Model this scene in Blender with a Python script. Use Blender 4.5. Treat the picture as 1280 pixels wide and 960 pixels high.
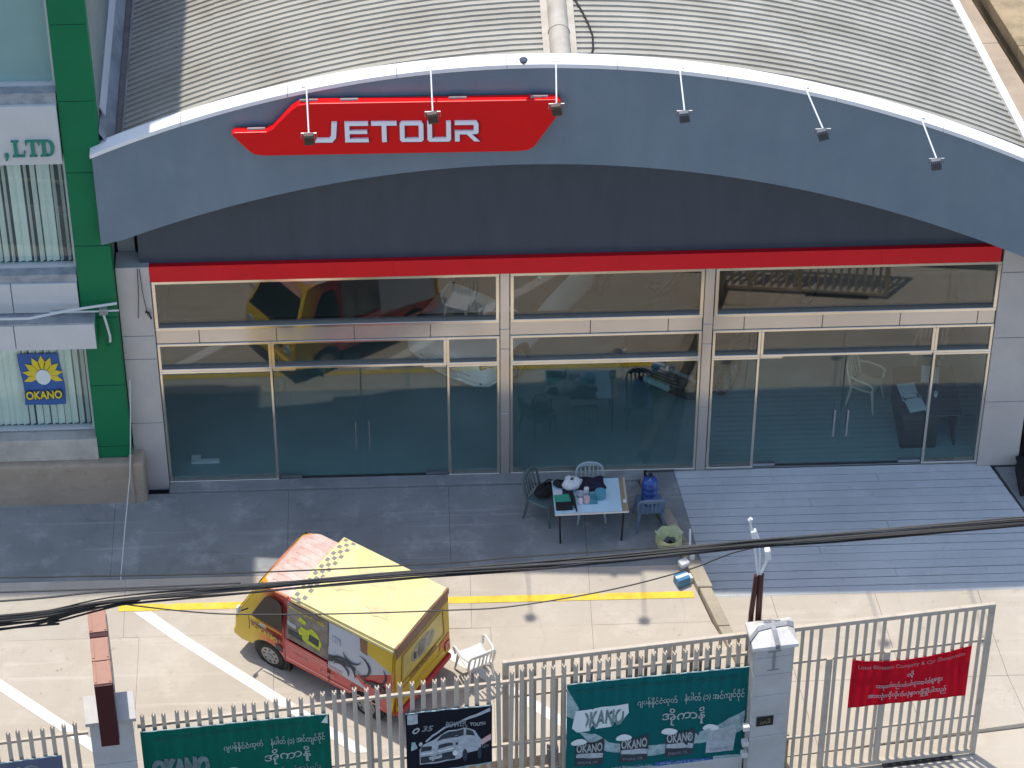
import bpy, bmesh, math, random
from mathutils import Vector, Matrix
random.seed(7)
R = math.radians
for o in list(bpy.data.objects): bpy.data.objects.remove(o, do_unlink=True)
sc = bpy.context.scene
C = sc.collection

# ------------------------------------------------------------------ camera, sky, sun, exposure
cam_d = bpy.data.cameras.new('camera'); cam = bpy.data.objects.new('camera', cam_d); C.objects.link(cam)
cam_d.sensor_width = 36.0; cam_d.lens = 4102.52 / 1280 * 36.0
cam_d.clip_start = 1.0; cam_d.clip_end = 2000
YAW, PITCH, ROLL = 0.0386075, R(42), 0.00052
_f = Vector((math.sin(YAW)*math.cos(PITCH), math.cos(YAW)*math.cos(PITCH), -math.sin(PITCH)))
_r0 = Vector((math.cos(YAW), -math.sin(YAW), 0)); _u0 = _r0.cross(_f)
_r = _r0*math.cos(ROLL) + _u0*math.sin(ROLL); _u = -_r0*math.sin(ROLL) + _u0*math.cos(ROLL)
cam.matrix_world = Matrix(((_r.x, _u.x, -_f.x, -2.5646), (_r.y, _u.y, -_f.y, -39.6343), (_r.z, _u.z, -_f.z, 37.7140), (0, 0, 0, 1)))
sc.camera = cam

w = bpy.data.worlds.new('World'); sc.world = w; w.use_nodes = True
nt = w.node_tree; bg = nt.nodes['Background']
sky = nt.nodes.new('ShaderNodeTexSky'); sky.sky_type = 'NISHITA'; sky.sun_disc = False
sky.sun_elevation = R(77.5); sky.sun_rotation = R(-45); sky.air_density = 1.0; sky.dust_density = 1.3
nt.links.new(sky.outputs[0], bg.inputs[0]); bg.inputs[1].default_value = 0.14

sun_d = bpy.data.lights.new('sun', 'SUN'); sun = bpy.data.objects.new('sun', sun_d); C.objects.link(sun)
sun_d.energy = 2.3; sun_d.angle = R(0.6); sun_d.color = (1.0, 0.94, 0.84)
sun.rotation_euler = Vector((0.155, -0.163, -1.0)).to_track_quat('-Z', 'Y').to_euler()
sun.location = (-8, 8, 40)

sc.view_settings.view_transform = 'Standard'; sc.view_settings.look = 'None'
sc.view_settings.exposure = 0.78; sc.view_settings.gamma = 1.0; sc.view_settings.use_curve_mapping = False
sc.render.engine = 'CYCLES'; sc.cycles.use_denoising = True
sc.cycles.max_bounces = 8; sc.cycles.transparent_max_bounces = 16
sc.cycles.sample_clamp_indirect = 6.0

# ------------------------------------------------------------------ helpers: mesh
class MB:
    def __init__(s): s.v, s.f, s.m = [], [], []
    def face(s, pts, m=0):
        n = len(s.v); s.v += [tuple(p) for p in pts]; s.f.append(tuple(range(n, n+len(pts)))); s.m.append(m); return s
    def box(s, x0, x1, y0, y1, z0, z1, m=0):
        n = len(s.v)
        s.v += [(x0,y0,z0),(x1,y0,z0),(x1,y1,z0),(x0,y1,z0),(x0,y0,z1),(x1,y0,z1),(x1,y1,z1),(x0,y1,z1)]
        for q in ((3,2,1,0),(4,5,6,7),(0,1,5,4),(1,2,6,5),(2,3,7,6),(3,0,4,7)):
            s.f.append(tuple(n+i for i in q)); s.m.append(m)
        return s
    def obox(s, c, size, rot=None, m=0):
        n = len(s.v); rot = rot or Matrix.Identity(3); c = Vector(c)
        for a, b, d in ((-1,-1,-1),(1,-1,-1),(1,1,-1),(-1,1,-1),(-1,-1,1),(1,-1,1),(1,1,1),(-1,1,1)):
            s.v.append(tuple(c + rot @ Vector((a*size[0]/2, b*size[1]/2, d*size[2]/2))))
        for q in ((3,2,1,0),(4,5,6,7),(0,1,5,4),(1,2,6,5),(2,3,7,6),(3,0,4,7)):
            s.f.append(tuple(n+i for i in q)); s.m.append(m)
        return s
    def prism(s, pts, ext, m=0):
        n = len(s.v); k = len(pts); e = Vector(ext)
        s.v += [tuple(p) for p in pts] + [tuple(Vector(p)+e) for p in pts]
        s.f.append(tuple(range(n+k-1, n-1, -1))); s.m.append(m)
        s.f.append(tuple(range(n+k, n+2*k))); s.m.append(m)
        for i in range(k):
            j = (i+1) % k; s.f.append((n+i, n+j, n+k+j, n+k+i)); s.m.append(m)
        return s
    def tube(s, pts, r, k=8, m=0, caps=True):
        pts = [Vector(p) for p in pts]; n = len(s.v); L = len(pts)
        rr = r if isinstance(r, (list, tuple)) else [r]*L
        prev = None
        for i, p in enumerate(pts):
            t = (pts[min(i+1, L-1)] - pts[max(i-1, 0)]).normalized()
            if prev is None:
                a = Vector((0,0,1)) if abs(t.z) < .9 else Vector((1,0,0)); u = t.cross(a).normalized()
            else:
                u = (prev - t*prev.dot(t)).normalized()
            prev = u; v = t.cross(u)
            for j in range(k):
                an = 2*math.pi*(j+.5)/k; s.v.append(tuple(p + (u*math.cos(an) + v*math.sin(an))*rr[i]))
        for i in range(L-1):
            for j in range(k):
                a = n+i*k+j; b = n+i*k+(j+1) % k; s.f.append((a, b, b+k, a+k)); s.m.append(m)
        if caps:
            s.f.append(tuple(n+k-1-j for j in range(k))); s.m.append(m)
            s.f.append(tuple(n+(L-1)*k+j for j in range(k))); s.m.append(m)
        return s
    def lathe(s, prof, c=(0,0,0), k=20, m=0, closed=True):
        n = len(s.v); L = len(prof)
        for r, z in prof:
            for j in range(k):
                a = 2*math.pi*j/k; s.v.append((c[0]+r*math.cos(a), c[1]+r*math.sin(a), c[2]+z))
        for i in range(L-1):
            for j in range(k):
                a = n+i*k+j; b = n+i*k+(j+1) % k; s.f.append((a, b, b+k, a+k)); s.m.append(m)
        if closed:
            s.f.append(tuple(n+k-1-j for j in range(k))); s.m.append(m)
            s.f.append(tuple(n+(L-1)*k+j for j in range(k))); s.m.append(m)
        return s
    def grid(s, fn, nu, nv, m=0):
        n = len(s.v)
        for i in range(nu+1):
            for j in range(nv+1): s.v.append(tuple(fn(i/nu, j/nv)))
        for i in range(nu):
            for j in range(nv):
                a = n+i*(nv+1)+j; s.f.append((a, a+nv+1, a+nv+2, a+1)); s.m.append(m)
        return s
    def mesh(s, name, mats, smooth=False):
        me = bpy.data.meshes.new(name); me.from_pydata(s.v, [], s.f)
        for mt in (mats if isinstance(mats, (list, tuple)) else [mats]): me.materials.append(mt)
        for p, mi in zip(me.polygons, s.m): p.material_index = mi; p.use_smooth = smooth
        me.update(); return me
    def build(s, name, mats, parent=None, smooth=False, bevel=0, segs=2, loc=None):
        me = s.mesh(name, mats, smooth); o = bpy.data.objects.new(name, me); C.objects.link(o)
        if parent: o.parent = parent
        if loc: o.location = loc
        if bevel:
            b = o.modifiers.new('bevel', 'BEVEL'); b.width = bevel; b.segments = segs; b.limit_method = 'ANGLE'; b.angle_limit = R(40)
        if smooth:
            try: me.set_sharp_from_angle(angle=R(38))
            except Exception: pass
        return o

def inst(name, me, parent=None, loc=(0,0,0), rot=(0,0,0)):
    o = bpy.data.objects.new(name, me); C.objects.link(o); o.parent = parent; o.location = loc; o.rotation_euler = rot; return o
def tag(o, label=None, cat=None, group=None, kind=None):
    if label: o['label'] = label
    if cat: o['category'] = cat
    if group: o['group'] = group
    if kind: o['kind'] = kind
    return o
def thing(name, label, cat, loc=(0,0,0), rz=0, group=None):
    o = bpy.data.objects.new(name, None); C.objects.link(o); o.location = loc; o.rotation_euler = (0,0,rz); o.empty_display_size = .2
    return tag(o, label, cat, group)
def struct(o): o['kind'] = 'structure'; return o
def sempty(name):
    o = bpy.data.objects.new(name, None); C.objects.link(o); return struct(o)
def copy_tree(o, parent=None):
    c = o.copy(); C.objects.link(c); c.parent = parent
    for ch in o.children: copy_tree(ch, c)
    return c

# ------------------------------------------------------------------ helpers: materials
MATS = {}
def mat(name, col, rough=.6, var=.0, vscale=3.0, bump=0.0, bscale=40.0, metal=0.0, spec=.5, coat=0.0, col2=None, stain=None, sscale=.6, sth=(.45,.7), stretch=None, emit=None):
    m = bpy.data.materials.new(name); m.use_nodes = True; MATS[name] = m
    n, l = m.node_tree.nodes, m.node_tree.links; b = n['Principled BSDF']
    b.inputs['Base Color'].default_value = (*col, 1); b.inputs['Roughness'].default_value = rough
    b.inputs['Metallic'].default_value = metal; b.inputs['Specular IOR Level'].default_value = spec
    if coat: b.inputs['Coat Weight'].default_value = coat; b.inputs['Coat Roughness'].default_value = .08
    tc = n.new('ShaderNodeTexCoord'); vec = tc.outputs['Object']
    if stretch:
        mp = n.new('ShaderNodeMapping'); mp.inputs['Scale'].default_value = stretch; l.new(vec, mp.inputs['Vector']); vec = mp.outputs[0]
    out = None
    if var or col2:
        nz = n.new('ShaderNodeTexNoise'); nz.inputs['Scale'].default_value = vscale; nz.inputs['Detail'].default_value = 7; nz.inputs['Roughness'].default_value = .65
        l.new(vec, nz.inputs['Vector'])
        rp = n.new('ShaderNodeValToRGB'); rp.color_ramp.elements[0].position = .3; rp.color_ramp.elements[1].position = .7
        c2 = col2 or tuple(max(0, c*(1-var)) for c in col); c1 = col if col2 else tuple(min(1, c*(1+var)) for c in col)
        rp.color_ramp.elements[0].color = (*c2, 1); rp.color_ramp.elements[1].color = (*c1, 1)
        l.new(nz.outputs['Fac'], rp.inputs['Fac']); out = rp.outputs['Color']
    if stain:
        nz2 = n.new('ShaderNodeTexNoise'); nz2.inputs['Scale'].default_value = sscale; nz2.inputs['Detail'].default_value = 8; nz2.inputs['Roughness'].default_value = .7
        l.new(tc.outputs['Object'], nz2.inputs['Vector'])
        r2 = n.new('ShaderNodeValToRGB'); r2.color_ramp.elements[0].position = sth[0]; r2.color_ramp.elements[1].position = sth[1]
        r2.color_ramp.elements[0].color = (0,0,0,1); r2.color_ramp.elements[1].color = (1,1,1,1)
        l.new(nz2.outputs['Fac'], r2.inputs['Fac'])
        mx = n.new('ShaderNodeMixRGB'); mx.inputs['Color1'].default_value = (*col, 1); mx.inputs['Color2'].default_value = (*stain, 1)
        if out: l.new(out, mx.inputs['Color1'])
        l.new(r2.outputs['Color'], mx.inputs['Fac']); out = mx.outputs['Color']
    if out: l.new(out, b.inputs['Base Color'])
    if bump:
        nb = n.new('ShaderNodeTexNoise'); nb.inputs['Scale'].default_value = bscale; nb.inputs['Detail'].default_value = 5
        l.new(vec, nb.inputs['Vector'])
        bp = n.new('ShaderNodeBump'); bp.inputs['Strength'].default_value = bump; bp.inputs['Distance'].default_value = .02
        l.new(nb.outputs['Fac'], bp.inputs['Height']); l.new(bp.outputs[0], b.inputs['Normal'])
    if emit:
        b.inputs['Emission Color'].default_value = (*emit[0], 1); b.inputs['Emission Strength'].default_value = emit[1]
    return m

def cloth(name, col, through, rough=.8):
    m = mat(name, col, rough, .08, 1.5, spec=.15); n, l = m.node_tree.nodes, m.node_tree.links
    tr = n.new('ShaderNodeBsdfTranslucent'); tr.inputs[0].default_value = (*col, 1)
    mx = n.new('ShaderNodeMixShader'); mx.inputs[0].default_value = through
    l.new(n['Principled BSDF'].outputs[0], mx.inputs[1]); l.new(tr.outputs[0], mx.inputs[2]); l.new(mx.outputs[0], n['Material Output'].inputs['Surface']); return m

def concrete(name, col, dark, light, scale=1.0, rough=.85, bump=.25, spec=.3):
    """poured concrete: broad patches, blotchy stains, fine speckle, scuffs, hair cracks"""
    m = bpy.data.materials.new(name); m.use_nodes = True; MATS[name] = m
    n, l = m.node_tree.nodes, m.node_tree.links; b = n['Principled BSDF']
    b.inputs['Roughness'].default_value = rough; b.inputs['Specular IOR Level'].default_value = spec
    tc = n.new('ShaderNodeNewGeometry'); P = tc.outputs['Position']
    def noise(s, d=8, r=.6, stretch=None):
        v = P
        if stretch:
            mp = n.new('ShaderNodeMapping'); mp.inputs['Scale'].default_value = stretch; l.new(P, mp.inputs['Vector']); v = mp.outputs[0]
        t = n.new('ShaderNodeTexNoise'); t.inputs['Scale'].default_value = s; t.inputs['Detail'].default_value = d; t.inputs['Roughness'].default_value = r
        l.new(v, t.inputs['Vector']); return t.outputs['Fac']
    def ramp(f, a, c):
        r_ = n.new('ShaderNodeMapRange'); r_.inputs['From Min'].default_value = a; r_.inputs['From Max'].default_value = c
        l.new(f, r_.inputs['Value']); return r_.outputs[0]
    def mix(fac, c1, c2, k=1.0):
        x = n.new('ShaderNodeMixRGB')
        if k != 1.0:
            mm = n.new('ShaderNodeMath'); mm.operation = 'MULTIPLY'; mm.inputs[1].default_value = k; l.new(fac, mm.inputs[0]); fac = mm.outputs[0]
        l.new(fac, x.inputs['Fac'])
        for i, c in ((1, c1), (2, c2)):
            if isinstance(c, tuple): x.inputs[i].default_value = (*c, 1)
            else: l.new(c, x.inputs[i])
        return x.outputs[0]
    c = mix(ramp(noise(.45*scale), .35, .68), col, dark, .75)
    c = mix(ramp(noise(1.3*scale, 10, .7), .52, .70), c, light, .55)
    c = mix(ramp(noise(2.6*scale, 9, .72, (.35, 2.2, 1)), .56, .72), c, dark, .5)
    c = mix(ramp(noise(5*scale, 9, .75), .60, .74), c, tuple(x*.45 for x in dark), .55)
    c = mix(ramp(noise(70, 2, .5), .45, .75), c, dark, .35)
    c = mix(ramp(noise(9*scale, 5, .6), .69, .75), c, tuple(x*.4 for x in dark), .6)
    c = mix(ramp(noise(1.0, 6, .6, (.25, 7.0, 1)), .58, .70), c, light, .35)
    vo = n.new('ShaderNodeTexVoronoi'); vo.feature = 'DISTANCE_TO_EDGE'; vo.inputs['Scale'].default_value = .32*scale
    nz = n.new('ShaderNodeTexNoise'); nz.inputs['Scale'].default_value = 1.4; nz.inputs['Detail'].default_value = 6; l.new(P, nz.inputs['Vector'])
    vm = n.new('ShaderNodeVectorMath'); vm.operation = 'MULTIPLY_ADD'; vm.inputs[1].default_value = (.55,.55,.55)
    l.new(nz.outputs['Color'], vm.inputs[0]); l.new(P, vm.inputs[2]); l.new(vm.outputs[0], vo.inputs['Vector'])
    mr = n.new('ShaderNodeMapRange'); mr.inputs['From Min'].default_value = 0.0; mr.inputs['From Max'].default_value = .006; mr.inputs['To Min'].default_value = 1; mr.inputs['To Max'].default_value = 0
    l.new(vo.outputs['Distance'], mr.inputs['Value'])
    c = mix(mr.outputs[0], c, tuple(x*.4 for x in dark), .12)
    l.new(c, b.inputs['Base Color'])
    bp = n.new('ShaderNodeBump'); bp.inputs['Strength'].default_value = bump; bp.inputs['Distance'].default_value = .01
    l.new(noise(45, 6, .7), bp.inputs['Height']); l.new(bp.outputs[0], b.inputs['Normal'])
    return m

def glass_mat(name, tint, boost=1.0):
    """thin architectural glass: each surface lets tinted light through and mirrors by Schlick's law"""
    m = bpy.data.materials.new(name); m.use_nodes = True; MATS[name] = m
    n, l = m.node_tree.nodes, m.node_tree.links; n.remove(n['Principled BSDF'])
    tr = n.new('ShaderNodeBsdfTransparent'); tr.inputs[0].default_value = (*tint, 1)
    gl = n.new('ShaderNodeBsdfGlossy'); gl.inputs['Roughness'].default_value = .0; gl.inputs[0].default_value = (1,1,1,1)
    g = n.new('ShaderNodeNewGeometry'); d = n.new('ShaderNodeVectorMath'); d.operation = 'DOT_PRODUCT'
    l.new(g.outputs['Normal'], d.inputs[0]); l.new(g.outputs['Incoming'], d.inputs[1])
    a = n.new('ShaderNodeMath'); a.operation = 'ABSOLUTE'; l.new(d.outputs['Value'], a.inputs[0])
    s = n.new('ShaderNodeMath'); s.operation = 'SUBTRACT'; s.inputs[0].default_value = 1; l.new(a.outputs[0], s.inputs[1])
    p = n.new('ShaderNodeMath'); p.operation = 'POWER'; p.inputs[1].default_value = 5; l.new(s.outputs[0], p.inputs[0])
    q = n.new('ShaderNodeMath'); q.operation = 'MULTIPLY_ADD'; q.inputs[1].default_value = .95; q.inputs[2].default_value = .045*boost; l.new(p.outputs[0], q.inputs[0])
    mx = n.new('ShaderNodeMixShader'); l.new(q.outputs[0], mx.inputs[0]); l.new(tr.outputs[0], mx.inputs[1]); l.new(gl.outputs[0], mx.inputs[2])
    l.new(mx.outputs[0], n['Material Output'].inputs['Surface']); return m

# ------------------------------------------------------------------ helpers: lettering
def text_mesh(name, s, m, w=None, h=None, depth=.003, shear=0.0, bold=0.0):
    cu = bpy.data.curves.new(name, 'FONT'); cu.body = s; cu.size = 1; cu.extrude = .002; cu.resolution_u = 3; cu.shear = shear; cu.offset = bold
    o = bpy.data.objects.new(name, cu); C.objects.link(o)
    bpy.context.view_layer.update()
    me = bpy.data.meshes.new_from_object(o.evaluated_get(bpy.context.evaluated_depsgraph_get()))
    bpy.data.objects.remove(o, do_unlink=True); bpy.data.curves.remove(cu)
    if not me.vertices: return None
    xs = [v.co.x for v in me.vertices]; ys = [v.co.y for v in me.vertices]
    x0, x1, y0, y1 = min(xs), max(xs), min(ys), max(ys)
    sx = (w/(x1-x0)) if w else None; sy = (h/(y1-y0)) if h else None
    if sx is None: sx = sy
    if sy is None: sy = sx
    for v in me.vertices:
        v.co = ((v.co.x-x0)*sx, (v.co.y-y0)*sy, (v.co.z+.002)/.004*depth)
    me.materials.clear(); me.materials.append(m); return me
def text(s, m, parent, org, right, up, w=None, h=None, depth=.003, shear=0.0, bold=0.0, name='lettering'):
    me = text_mesh(name, s, m, w, h, depth, shear, bold)
    if me is None: return None
    r_, u_ = Vector(right).normalized(), Vector(up).normalized(); n_ = r_.cross(u_)
    M_ = Matrix((r_, u_, n_)).transposed().to_4x4(); M_.translation = Vector(org)
    me.transform(M_); return inst(name, me, parent)

# ------------------------------------------------------------------ palette
m_lot = concrete('lot_concrete', (.515,.46,.385), (.40,.35,.285), (.62,.565,.485))
m_fore = concrete('forecourt_concrete', (.30,.315,.31), (.165,.175,.175), (.50,.515,.505), 1.2)
m_drive = concrete('drive_concrete', (.53,.475,.395), (.41,.36,.29), (.63,.575,.49), .9)
m_ramp = concrete('ramp_concrete', (.56,.585,.585), (.445,.47,.475), (.63,.65,.65), 1.4)
m_kerb = concrete('kerb_concrete', (.46,.40,.30), (.30,.26,.20), (.60,.54,.42), 2.5)
m_asph = concrete('asphalt', (.06,.06,.06), (.045,.045,.045), (.085,.083,.08), 1.0)
m_earth = mat('base_ground', (.12,.11,.09), .95, .3, 2)
m_yel = mat('yellow_line_paint', (.72,.50,.02), .6, .18, 6, stain=(.50,.42,.28), sscale=2.2, sth=(.56,.68))
m_wht = mat('white_line_paint', (.78,.76,.71), .6, .08, 6, stain=(.52,.46,.37), sscale=2.4, sth=(.58,.70))
m_fascia = mat('fascia_blue_grey', (.165,.218,.266), .42, .07, 1.2, .04, 30, stain=(.138,.192,.243), sscale=.9, stretch=(2.5,2.5,.35))
m_dgrey = mat('dark_grey_cladding', (.043,.060,.083), .5, .14, 1.5, stretch=(2,2,.4))
m_soff = mat('soffit_dark', (.05,.055,.065), .6, .1, 2)
m_cop = mat('white_coping', (.80,.80,.80), .45, .04, 2)
m_red = mat('red_cladding', (.70,.008,.018), .4, .06, 2, spec=.3)
m_signred = mat('sign_red', (.74,.006,.008), .35, .04, 2, spec=.3)
m_signw = mat('sign_white', (.82,.83,.86), .3)
m_clad = mat('beige_cladding', (.52,.485,.45), .42, .05, 1.6, stain=(.46,.43,.40), sscale=1.2)
m_clad2 = mat('polished_cladding', (.62,.56,.50), .16, .04, 1.6, metal=.55)
m_frame = mat('champagne_frame', (.74,.68,.58), .14, .05, 3, metal=.85)
m_dark = mat('black_rubber', (.012,.012,.013), .6)
m_glass = glass_mat('shop_glass', (.90,.98,.965), 1.3)
m_glassu = glass_mat('tinted_glass', (.86,.86,.83), 1.5)
m_glass2 = glass_mat('office_glass', (.93,.985,.965), .8)
m_chrome = mat('brushed_steel', (.62,.62,.62), .25, .05, 5, metal=1.0)
m_roof = mat('roof_sheet', (.385,.372,.325), .55, .12, .9, stain=(.29,.27,.225), sscale=.8, sth=(.45,.72), stretch=(.4,3,1))
m_ridge = mat('ridge_cap', (.47,.43,.37), .6, .07, 3, stain=(.36,.31,.25), sscale=2)
m_gut = mat('gutter_grey', (.30,.31,.32), .6, .15, 2, stain=(.16,.17,.17), sscale=1.5)
m_green = mat('green_cladding', (.006,.165,.066), .45, .08, 1.5, spec=.2)
m_sidew = mat('side_wall_sheet', (.27,.31,.30), .6, .12, 1.0, stain=(.2,.23,.22), sscale=1.2)
m_wband = mat('white_panel', (.56,.565,.56), .45, .04, 2)
m_ledge = mat('ledge_grey', (.26,.28,.30), .7, .2, 4, stain=(.42,.44,.45), sscale=3)
m_blind = mat('blind_slat', (.78,.80,.76), .7, .06, 4)
m_film = mat('frosted_film', (.34,.44,.46), .45, .06, 1.2)
m_plin = concrete('plinth_plaster', (.46,.37,.28), (.30,.24,.18), (.54,.46,.36), 1.5)
m_intf = mat('showroom_floor_tile', (.25,.35,.345), .25, .06, 1.2)
m_intw = mat('showroom_wall', (.30,.30,.29), .8, .03)
m_fence = mat('fence_paint', (.52,.45,.365), .5, .10, 4, stain=(.34,.29,.24), sscale=3, sth=(.55,.75))
m_pill = mat('pillar_panel', (.50,.49,.48), .55, .06, 2, stain=(.42,.40,.38), sscale=1.6)
m_cap = mat('pillar_cap', (.68,.66,.62), .6, .10, 3, stain=(.42,.40,.36), sscale=2.5)
m_cable = mat('cable_black', (.011,.011,.011), .55, .2, 8)
m_cableg = mat('cable_weathered', (.05,.05,.05), .7, .2, 8)
m_rope = mat('white_rope', (.62,.64,.62), .8)
m_mar = mat('maroon_paint', (.055,.008,.010), .45, .1, 4)
m_tbrown = mat('sunlit_box_top', (.40,.215,.155), .6, .15, 4, stain=(.32,.17,.12), sscale=4)  # sunlight on the maroon box top is put into this paler brown
m_plast = mat('white_plastic', (.70,.71,.70), .4, .04, 4)
m_plastg = mat('pale_green_plastic', (.36,.46,.46), .42, .05, 4)
m_black = mat('black_fabric', (.014,.014,.016), .85, .3, 20)
m_navy = mat('dark_navy_cloth', (.015,.014,.035), .8, .3, 12)
m_pblue = mat('pale_blue_sheet', (.52,.72,.80), .5, .06, 4)
m_teal = mat('teal_plastic', (.10,.33,.40), .4)
m_grn = mat('green_folder', (.05,.34,.22), .5)
m_pink = mat('pink_plastic', (.66,.44,.46), .5)
m_wood = mat('worn_wood', (.34,.26,.15), .6, .2, 10)
m_bottle = mat('blue_bottle', (.02,.075,.30), .15, .08, 4, coat=.4)
m_bagy = mat('yellow_green_bag', (.50,.53,.27), .45, .10, 8)
m_steelw = mat('white_metal', (.66,.68,.70), .45, .05, 4)
m_lampd = mat('lamp_housing', (.06,.075,.105), .4, .1, 6)
m_lampb = mat('rusty_lamp_housing', (.085,.06,.048), .6, .3, 12)
m_teal_ban = cloth('teal_banner', (.006,.14,.145), .25)
m_grn_ban = cloth('green_banner', (.004,.14,.10), .25)
m_blk_ban = cloth('black_banner', (.012,.014,.022), .1)
m_red_ban = cloth('red_banner', (.66,.010,.03), .45)
m_blu_ban = mat('slate_blue_banner', (.11,.13,.21), .6, .15, 2)
m_pw = mat('print_white', (.72,.77,.76), .6)
m_pg = mat('print_grey', (.30,.42,.43), .6, .4, 9)
m_pfaint = mat('print_faint_teal', (.05,.20,.20), .6, .2, 6)
m_psil = mat('print_silver', (.42,.46,.50), .55, .25, 9)
m_pdk = mat('print_dark', (.025,.04,.055), .6, .4, 12)
m_ppink = mat('print_pale_pink', (.66,.42,.42), .6)
m_pyel = mat('print_yellow', (.74,.58,.03), .55)
m_pblue = m_pblue
m_pcob = mat('print_cobalt', (.03,.11,.34), .55, .1, 6)
m_tyre = mat('tyre', (.016,.016,.017), .8, .2, 20)
m_rim = mat('wheel_rim', (.30,.30,.30), .45, .15, 10, metal=.5)
m_brick = mat('brown_wall', (.36,.27,.16), .8, .2, 2, stain=(.16,.13,.07), sscale=1.5)

# ================================================================== the ground
def sheet(name, pts, z, m, th=.1):
    return struct(MB().prism([(x, y, z-th) for x, y in pts], (0, 0, th)).build(name, m))
FA = math.atan2(.12319, .99238); FO = Vector((-1.42, -6.42, 0)); FD = Vector((.99238, .12319, 0)); FN = Vector((.12319, -.99238, 0)); FZ = -.65; FS = 1.02
def fp(d, off=0): p = FO + FD*d*FS + FN*off; return p.x, p.y
SR = .205                                          # fall of the drive; the forecourt is flatter, with a steeper middle strip
def gz(y): return .02*y if y > -2.2 else (-.044 + .187*(y+2.2) if y > -3.3 else -.25 + .06*(y+3.3))
def rz(y): return SR*y
TILT = Matrix.Rotation(math.atan(.05), 3, 'X')
sheet('ground', [(-400,-400),(400,-400),(400,400),(-400,400)], -1.45, m_earth)
def strip(o0, o1): return [fp(-60, o1), fp(60, o1), fp(60, o0), fp(-60, o0)]
sheet('street_edge', strip(.95, 3.2), -1.13, m_asph, .22)
sheet('road', strip(3.21, 13.0), -1.25, m_asph, .09)
sheet('pavement', strip(13.01, 60.0), -1.13, m_drive, .22)

def xk(y): return 1.19 + .325*(-.33 - y)           # line of the kerb that splits forecourt and drive
# forecourt: poured slabs with open joints
fore = sempty('forecourt')
rows = [(-.27, -2.2), (-2.2, -3.3), (-3.3, -5.9)]
def ylow(x): return FO.y + .45 + .124*(x - FO.x)   # inside edge along the gate track
for ri, (ya, yb) in enumerate(rows):
    xs = [-20, -16.9, -13.8, -10.7, -7.6 + .25*ri, -4.75 - .1*ri, -2.1 + .3*ri, .12, 99]
    for a, b in zip(xs[:-1], xs[1:]):
        g = .0022; ba = min(b-g, xk(ya)-.12) if b == 99 else b-g; bb = min(b-g, xk(yb)-.12) if b == 99 else b-g
        lo = [(a+g, ylow(a) if ri == 2 else yb+g), (bb, ylow(bb) if ri == 2 else yb+g)]
        dz = random.uniform(-.003, .003)
        q = [lo[0], lo[1], (ba, ya-g), (a+g, ya-g)]
        MB().prism([(x, y, gz(y)-.3) for x, y in q], (0, 0, .3+dz)).build('slab', m_fore if ri == 0 else m_lot, fore)
MB().prism([(-20,-5.75,-1.4),(1.1,-5.75,-1.4),(1.1,-.3,-1.4),(-20,-.3,-1.4)], (0,0,.68)).build('slab_bed', m_kerb, fore)
struct(MB().box(-6.72, 1.16, -.262, -.02, -.2, .035).build('door_step', m_fore, None, bevel=.012))
# gate track strip, drive and ramp at the lower level
struct(MB().prism([(*fp(-14,.95),-1.3),(*fp(14,.95),-1.3),(*fp(14,-.40),-1.3),(*fp(-14,-.40),-1.3)], (0,0,.185)).build('gate_track_strip', m_drive))
drive = sempty('driveway')
YR = -2.50
cx = [None, 3.08, 4.77, 6.45, 8.13, 10.2, 16]
for i in range(len(cx)-1):
    for (ya, yb) in ((YR, -4.1), (-4.1, None)):
        def xx(c, y): return xk(y)+.1 if c is None else c + .18*(YR-y)
        def pt(c, y):
            if y is not None: return (xx(c, y), y)
            x = xx(c, -5.4); return (x, FO.y + .42 + (x-FO.x)*.124)
        g = .003
        p4 = [pt(cx[i], yb), pt(cx[i+1], yb), pt(cx[i+1], ya), pt(cx[i], ya)]
        cxm = sum(p[0] for p in p4)/4; cym = sum(p[1] for p in p4)/4
        p4 = [(p[0]+(g if p[0] < cxm else -g), p[1]+(g if p[1] < cym else -g)) for p in p4]
        MB().prism([(p[0], p[1], rz(p[1])-.2) for p in p4], (0, 0, .2)).build('slab', m_drive, drive)
# ramp: scored concrete strips running along the front
ramp = sempty('ramp')
NS = 16
def xr(y): return 6.99 + .476*(-.147 - y)
for i in range(NS):
    y0 = -.03 + (YR+.03)*i/NS; y1 = -.03 + (YR+.03)*(i+1)/NS
    ga = .006 + .009*random.random(); ya = y0 - (ga if i else 0)
    cuts = [0, 1]
    if i % 3 == 1: cuts = [0, random.uniform(.3,.7), 1]
    for c0, c1 in zip(cuts[:-1], cuts[1:]):
        def X(c, y): return (xk(y)+.1+.42*min(1,max(0,(y+2.9)/2.9))+.06)*(1-c) + xr(y)*c
        e = .002; wob = random.uniform(-.004,.004)
        b = [(X(c0,y1)+e, y1, rz(y1)), (X(c1,y1)-e, y1+wob, rz(y1)), (X(c1,ya)-e, ya+wob, rz(ya)), (X(c0,ya)+e, ya, rz(ya))]
        MB().prism([(p[0], p[1], p[2]-.2) for p in b], (0, 0, .2)).build('ramp_strip', m_ramp, ramp, bevel=.006, segs=1)
MB().prism([(x_, y_, rz(y_)-.20) for x_, y_ in ((xk(YR)+.1,YR),(xk(YR)+.30,YR),(xk(-.03)+.62,-.03),(xk(-.03)+.1,-.03))], (0,0,.185)).build('gutter_strip', concrete('damp_concrete', (.31,.325,.325), (.15,.16,.16), (.46,.475,.475), 2.4), ramp)
MB().prism([(1.3,-.03,-.03),(6.9,-.03,-.03),(8.0,YR,rz(YR)-.03),(2.0,YR,rz(YR)-.03)], (0,0,-.2)).build('ramp_bed', m_kerb, ramp)
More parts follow.
